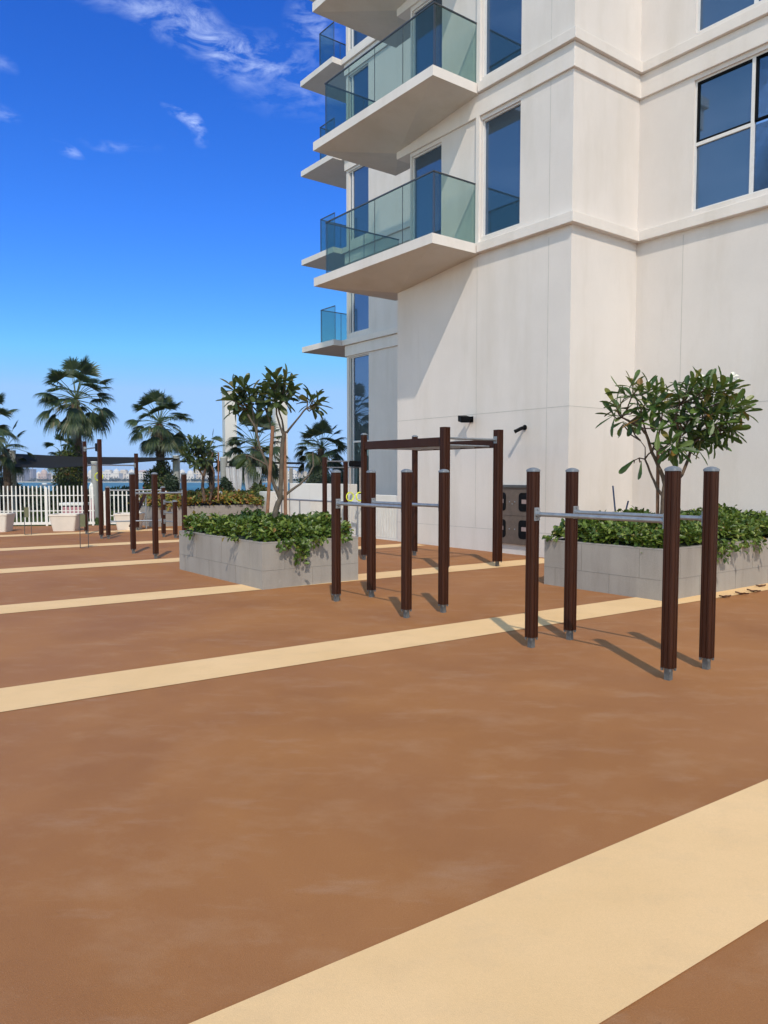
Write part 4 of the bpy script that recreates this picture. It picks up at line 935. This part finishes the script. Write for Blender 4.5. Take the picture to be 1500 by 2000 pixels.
# ---------------------------------------------------------------- far shore
def fbuild(x0,x1,yt,Y,k,style,label,win=True,group='pale buildings on the opposite shore'):
    a=atY(x0,yt,Y); b=atY(x1,yt,Y); w_=b.x-a.x; zt=a.z; z0=-6.2; h=zt-z0
    t=empty('waterfront_building',((a.x+b.x)/2,Y,z0),label,'building',group,rz=0)
    hb=h*(.72 if style=='dome' else 1); mm=M['far'][k]
    m=MB(); m.box(-w_/2,0,0,w_/2,14,hb)
    if style=='step': m.box(-w_*.3,2,hb,w_*.3,12,hb+2.4)
    m.build('wall',mm,t)
    m=MB(); m.box(-w_/2-.3,-.3,hb+.003,w_/2+.3,14.3,hb+.5)
    if style=='dome':
        n=max(1,int(w_/7))
        for i in range(n):
            cx=-w_/2+w_*(i+.5)/n; r_=min(3.2,w_/n*.42)*(1.25 if i==n//2 else .85)
            m.tube([(cx,6,hb+.5)]+[(cx,6,hb+.5+r_*.25+r_*math.sin(q)) for q in (0,.5,1.0,1.35)]+[(cx,6,hb+.5+r_*1.5)],[r_]+[r_*math.cos(q) for q in (0,.5,1.0,1.35)]+[.05],12)
    if style=='hip': m.loft([[(-w_/2-.5,-.5,hb+.5),(w_/2+.5,-.5,hb+.5),(w_/2+.5,14.5,hb+.5),(-w_/2-.5,14.5,hb+.5)],[(-w_/4,5,hb+2.6),(w_/4,5,hb+2.6),(w_/4,9,hb+2.6),(-w_/4,9,hb+2.6)]],False,True)
    m.build('roof',M['far'][2] if style=='hip' else mm,t)
    nw=max(2,int(w_/3.2)); nf=max(1,int(hb/3.3))
    for f in range(nf):
        for i in range(nw):
            cx=-w_/2+w_*(i+.5)/nw; m=MB(); m.box(cx-.75,-.06,1.0+f*3.3,cx+.75,.03,2.7+f*3.3); m.build('window',M['fardark'],t)
    return t
FB_=[(30,46,916,3,'flat','grey unfinished block farthest left on the opposite shore'),(47,61,917,3,'flat','second grey unfinished block on the opposite shore'),(66,78,926,0,'dome','low domed pale wing left of the pink palace'),
 (74,90,920,2,'dome','pinkish domed palace on the opposite shore'),(89,99,926,0,'dome','low domed pale wing right of the pink palace'),(100,113,931,1,'flat','low sand-coloured pavilion near the domed palace'),(168,182,920,0,'dome',None),
 (200,217,921,0,'step',None),(216,232,919,0,'dome',None),(231,247,921,1,'step',None),(246,262,920,0,'dome',None),(268,284,922,0,'hip',None),(283,302,919,0,'dome',None),(301,322,921,1,'step',None),(345,362,920,0,'dome',None),
 (361,378,922,0,'dome',None),(377,394,919,1,'step',None),(393,412,922,0,'hip',None),(560,580,921,0,'step',None),(579,600,923,1,'dome',None),(128,142,927,0,'step',None),(115,127,929,1,'hip',None)]
nm_={'dome':'small domes on its roof','step':'a stepped top floor','hip':'a reddish hipped roof','flat':'a flat roof'}
wh={168:'behind the grey column',200:'first right of the tall pull-up posts',216:'second right of the tall pull-up posts',231:'just left of the slim white post',246:'directly behind the slim white post',268:'right of the slim white post',283:'above the red canopy',301:'half behind the second tallest palm',345:'just right of the cylindrical grey column',361:'seen over the farthest planter',377:'left of the small frangipani trunk',393:'behind the small frangipani trunk',560:'above the white wall, left one',579:'above the white wall, beside the palm',128:'behind the tallest palm',115:'left of the tallest palm'}
for i,(x0,x1,yt,k,st,lab) in enumerate(FB_):
    fbuild(x0,x1,yt,930+(i*37)%90,k,st,lab or 'building with %s, %s'%(nm_[st],wh[x0]))
for x,y in ((52,902),(64,899),(110,912)):
    c=atY(x,940,960); z1=atY(x,y,960).z; t=empty('tower_crane',(c.x,960,-6.2),'hazy tower crane on the opposite shore, '+{52:'leftmost of three',64:'middle of three',110:'by the domed palace'}[x],'crane',rz=0)
    m=MB(); m.box(-.35,-.35,0,.35,.35,z1+6.2); m.build('mast',M['far'][3],t); m=MB(); m.box(-4,-.25,z1+3.4,11,.25,z1+4.0); m.box(-4,-.5,z1+2.4,-2.4,.5,z1+3.4); m.build('jib',M['far'][3],t)
def fartrees():
    r=random.Random(51); mb=MB()
    for _ in range(300):
        x=r.uniform(60,620); Y=r.uniform(908,925); c=atY(x,940,Y); h=r.uniform(1.5,4.0); w_=r.uniform(1.2,3); z=-6.2
        for q in range(14):
            v=rv(r); leaf(mb,Vector((c.x+v.x*w_,Y+v.y*w_,z+h*.6+v.z*h*.5)),rv(r),rv(r),1.5,1.2,.3,.2)
    tag(mb.build('far_trees',M['topiary']),kind='stuff',label='line of dark trees along the opposite shore',cat='trees')
fartrees()
c=gnd(88,949,-7.1); t=empty('motorboat',c,'small low motorboat crossing the water beyond the fence','boat',rz=0)
m=MB(); m.loft([[(-5,-1.2,.2),(4,-1.2,.2),(6.5,0,.3),(4,1.2,.2),(-5,1.2,.2)],[(-5,-1.5,1.1),(4,-1.5,1.2),(7.5,0,1.5),(4,1.5,1.2),(-5,1.5,1.1)]]); m.build('hull',M['fardark'],t)
m=MB(); m.box(-2,-1,1.2,1.5,1,2.2); m.build('cabin',M['white'],t)
hz_=MB(); hz_.box(-1560,-60,-8.2,1560,1760,21.5); hm=bpy.data.materials.new('haze'); hm.use_nodes=True; ht=hm.node_tree; ht.nodes.remove(ht.nodes['Principled BSDF'])
hv=ht.nodes.new('ShaderNodeVolumePrincipled'); hv.inputs['Color'].default_value=(.80,.86,1,1); hv.inputs['Density'].default_value=.00032; hv.inputs['Anisotropy'].default_value=.2; ht.links.new(hv.outputs[0],ht.nodes['Material Output'].inputs['Volume'])
tag(hz_.build('haze',hm),kind='stuff')
# ---------------------------------------------------------------- dry leaves on the stripe
for i,(x,y,an,lab) in enumerate(((1416,1168,10,'leftmost curled dry leaf on the cream stripe'),(1449,1162,-40,'second curled dry leaf from the left on the cream stripe'),(1472,1157,-35,'third curled dry leaf from the left on the cream stripe'),(1486,1147,15,'dry leaf against the foot of the right planter'))):
    c=gnd(x,y); t=empty('dry_leaf',c+Vector((0,0,.006)),lab,'leaf','fallen dry leaves',rz=R(an)); m=MB()
    vs=[]
    for k in range(7):
        u=k/6-.5; w_=.028*math.sin(math.pi*(k+.4)/6.8); 
        for s in (-1,0,1): vs.append((u*.17,s*w_,.004+abs(s)*.018+.05*(u*u)+.004*math.sin(k*2)))
    m.add(vs,[(k*3+s,k*3+s+1,k*3+s+4,k*3+s+3) for k in range(6) for s in (0,1)]); m.build('blade',M['dryleaf'],t)
# remove helper metadata not wanted: parts carry no category
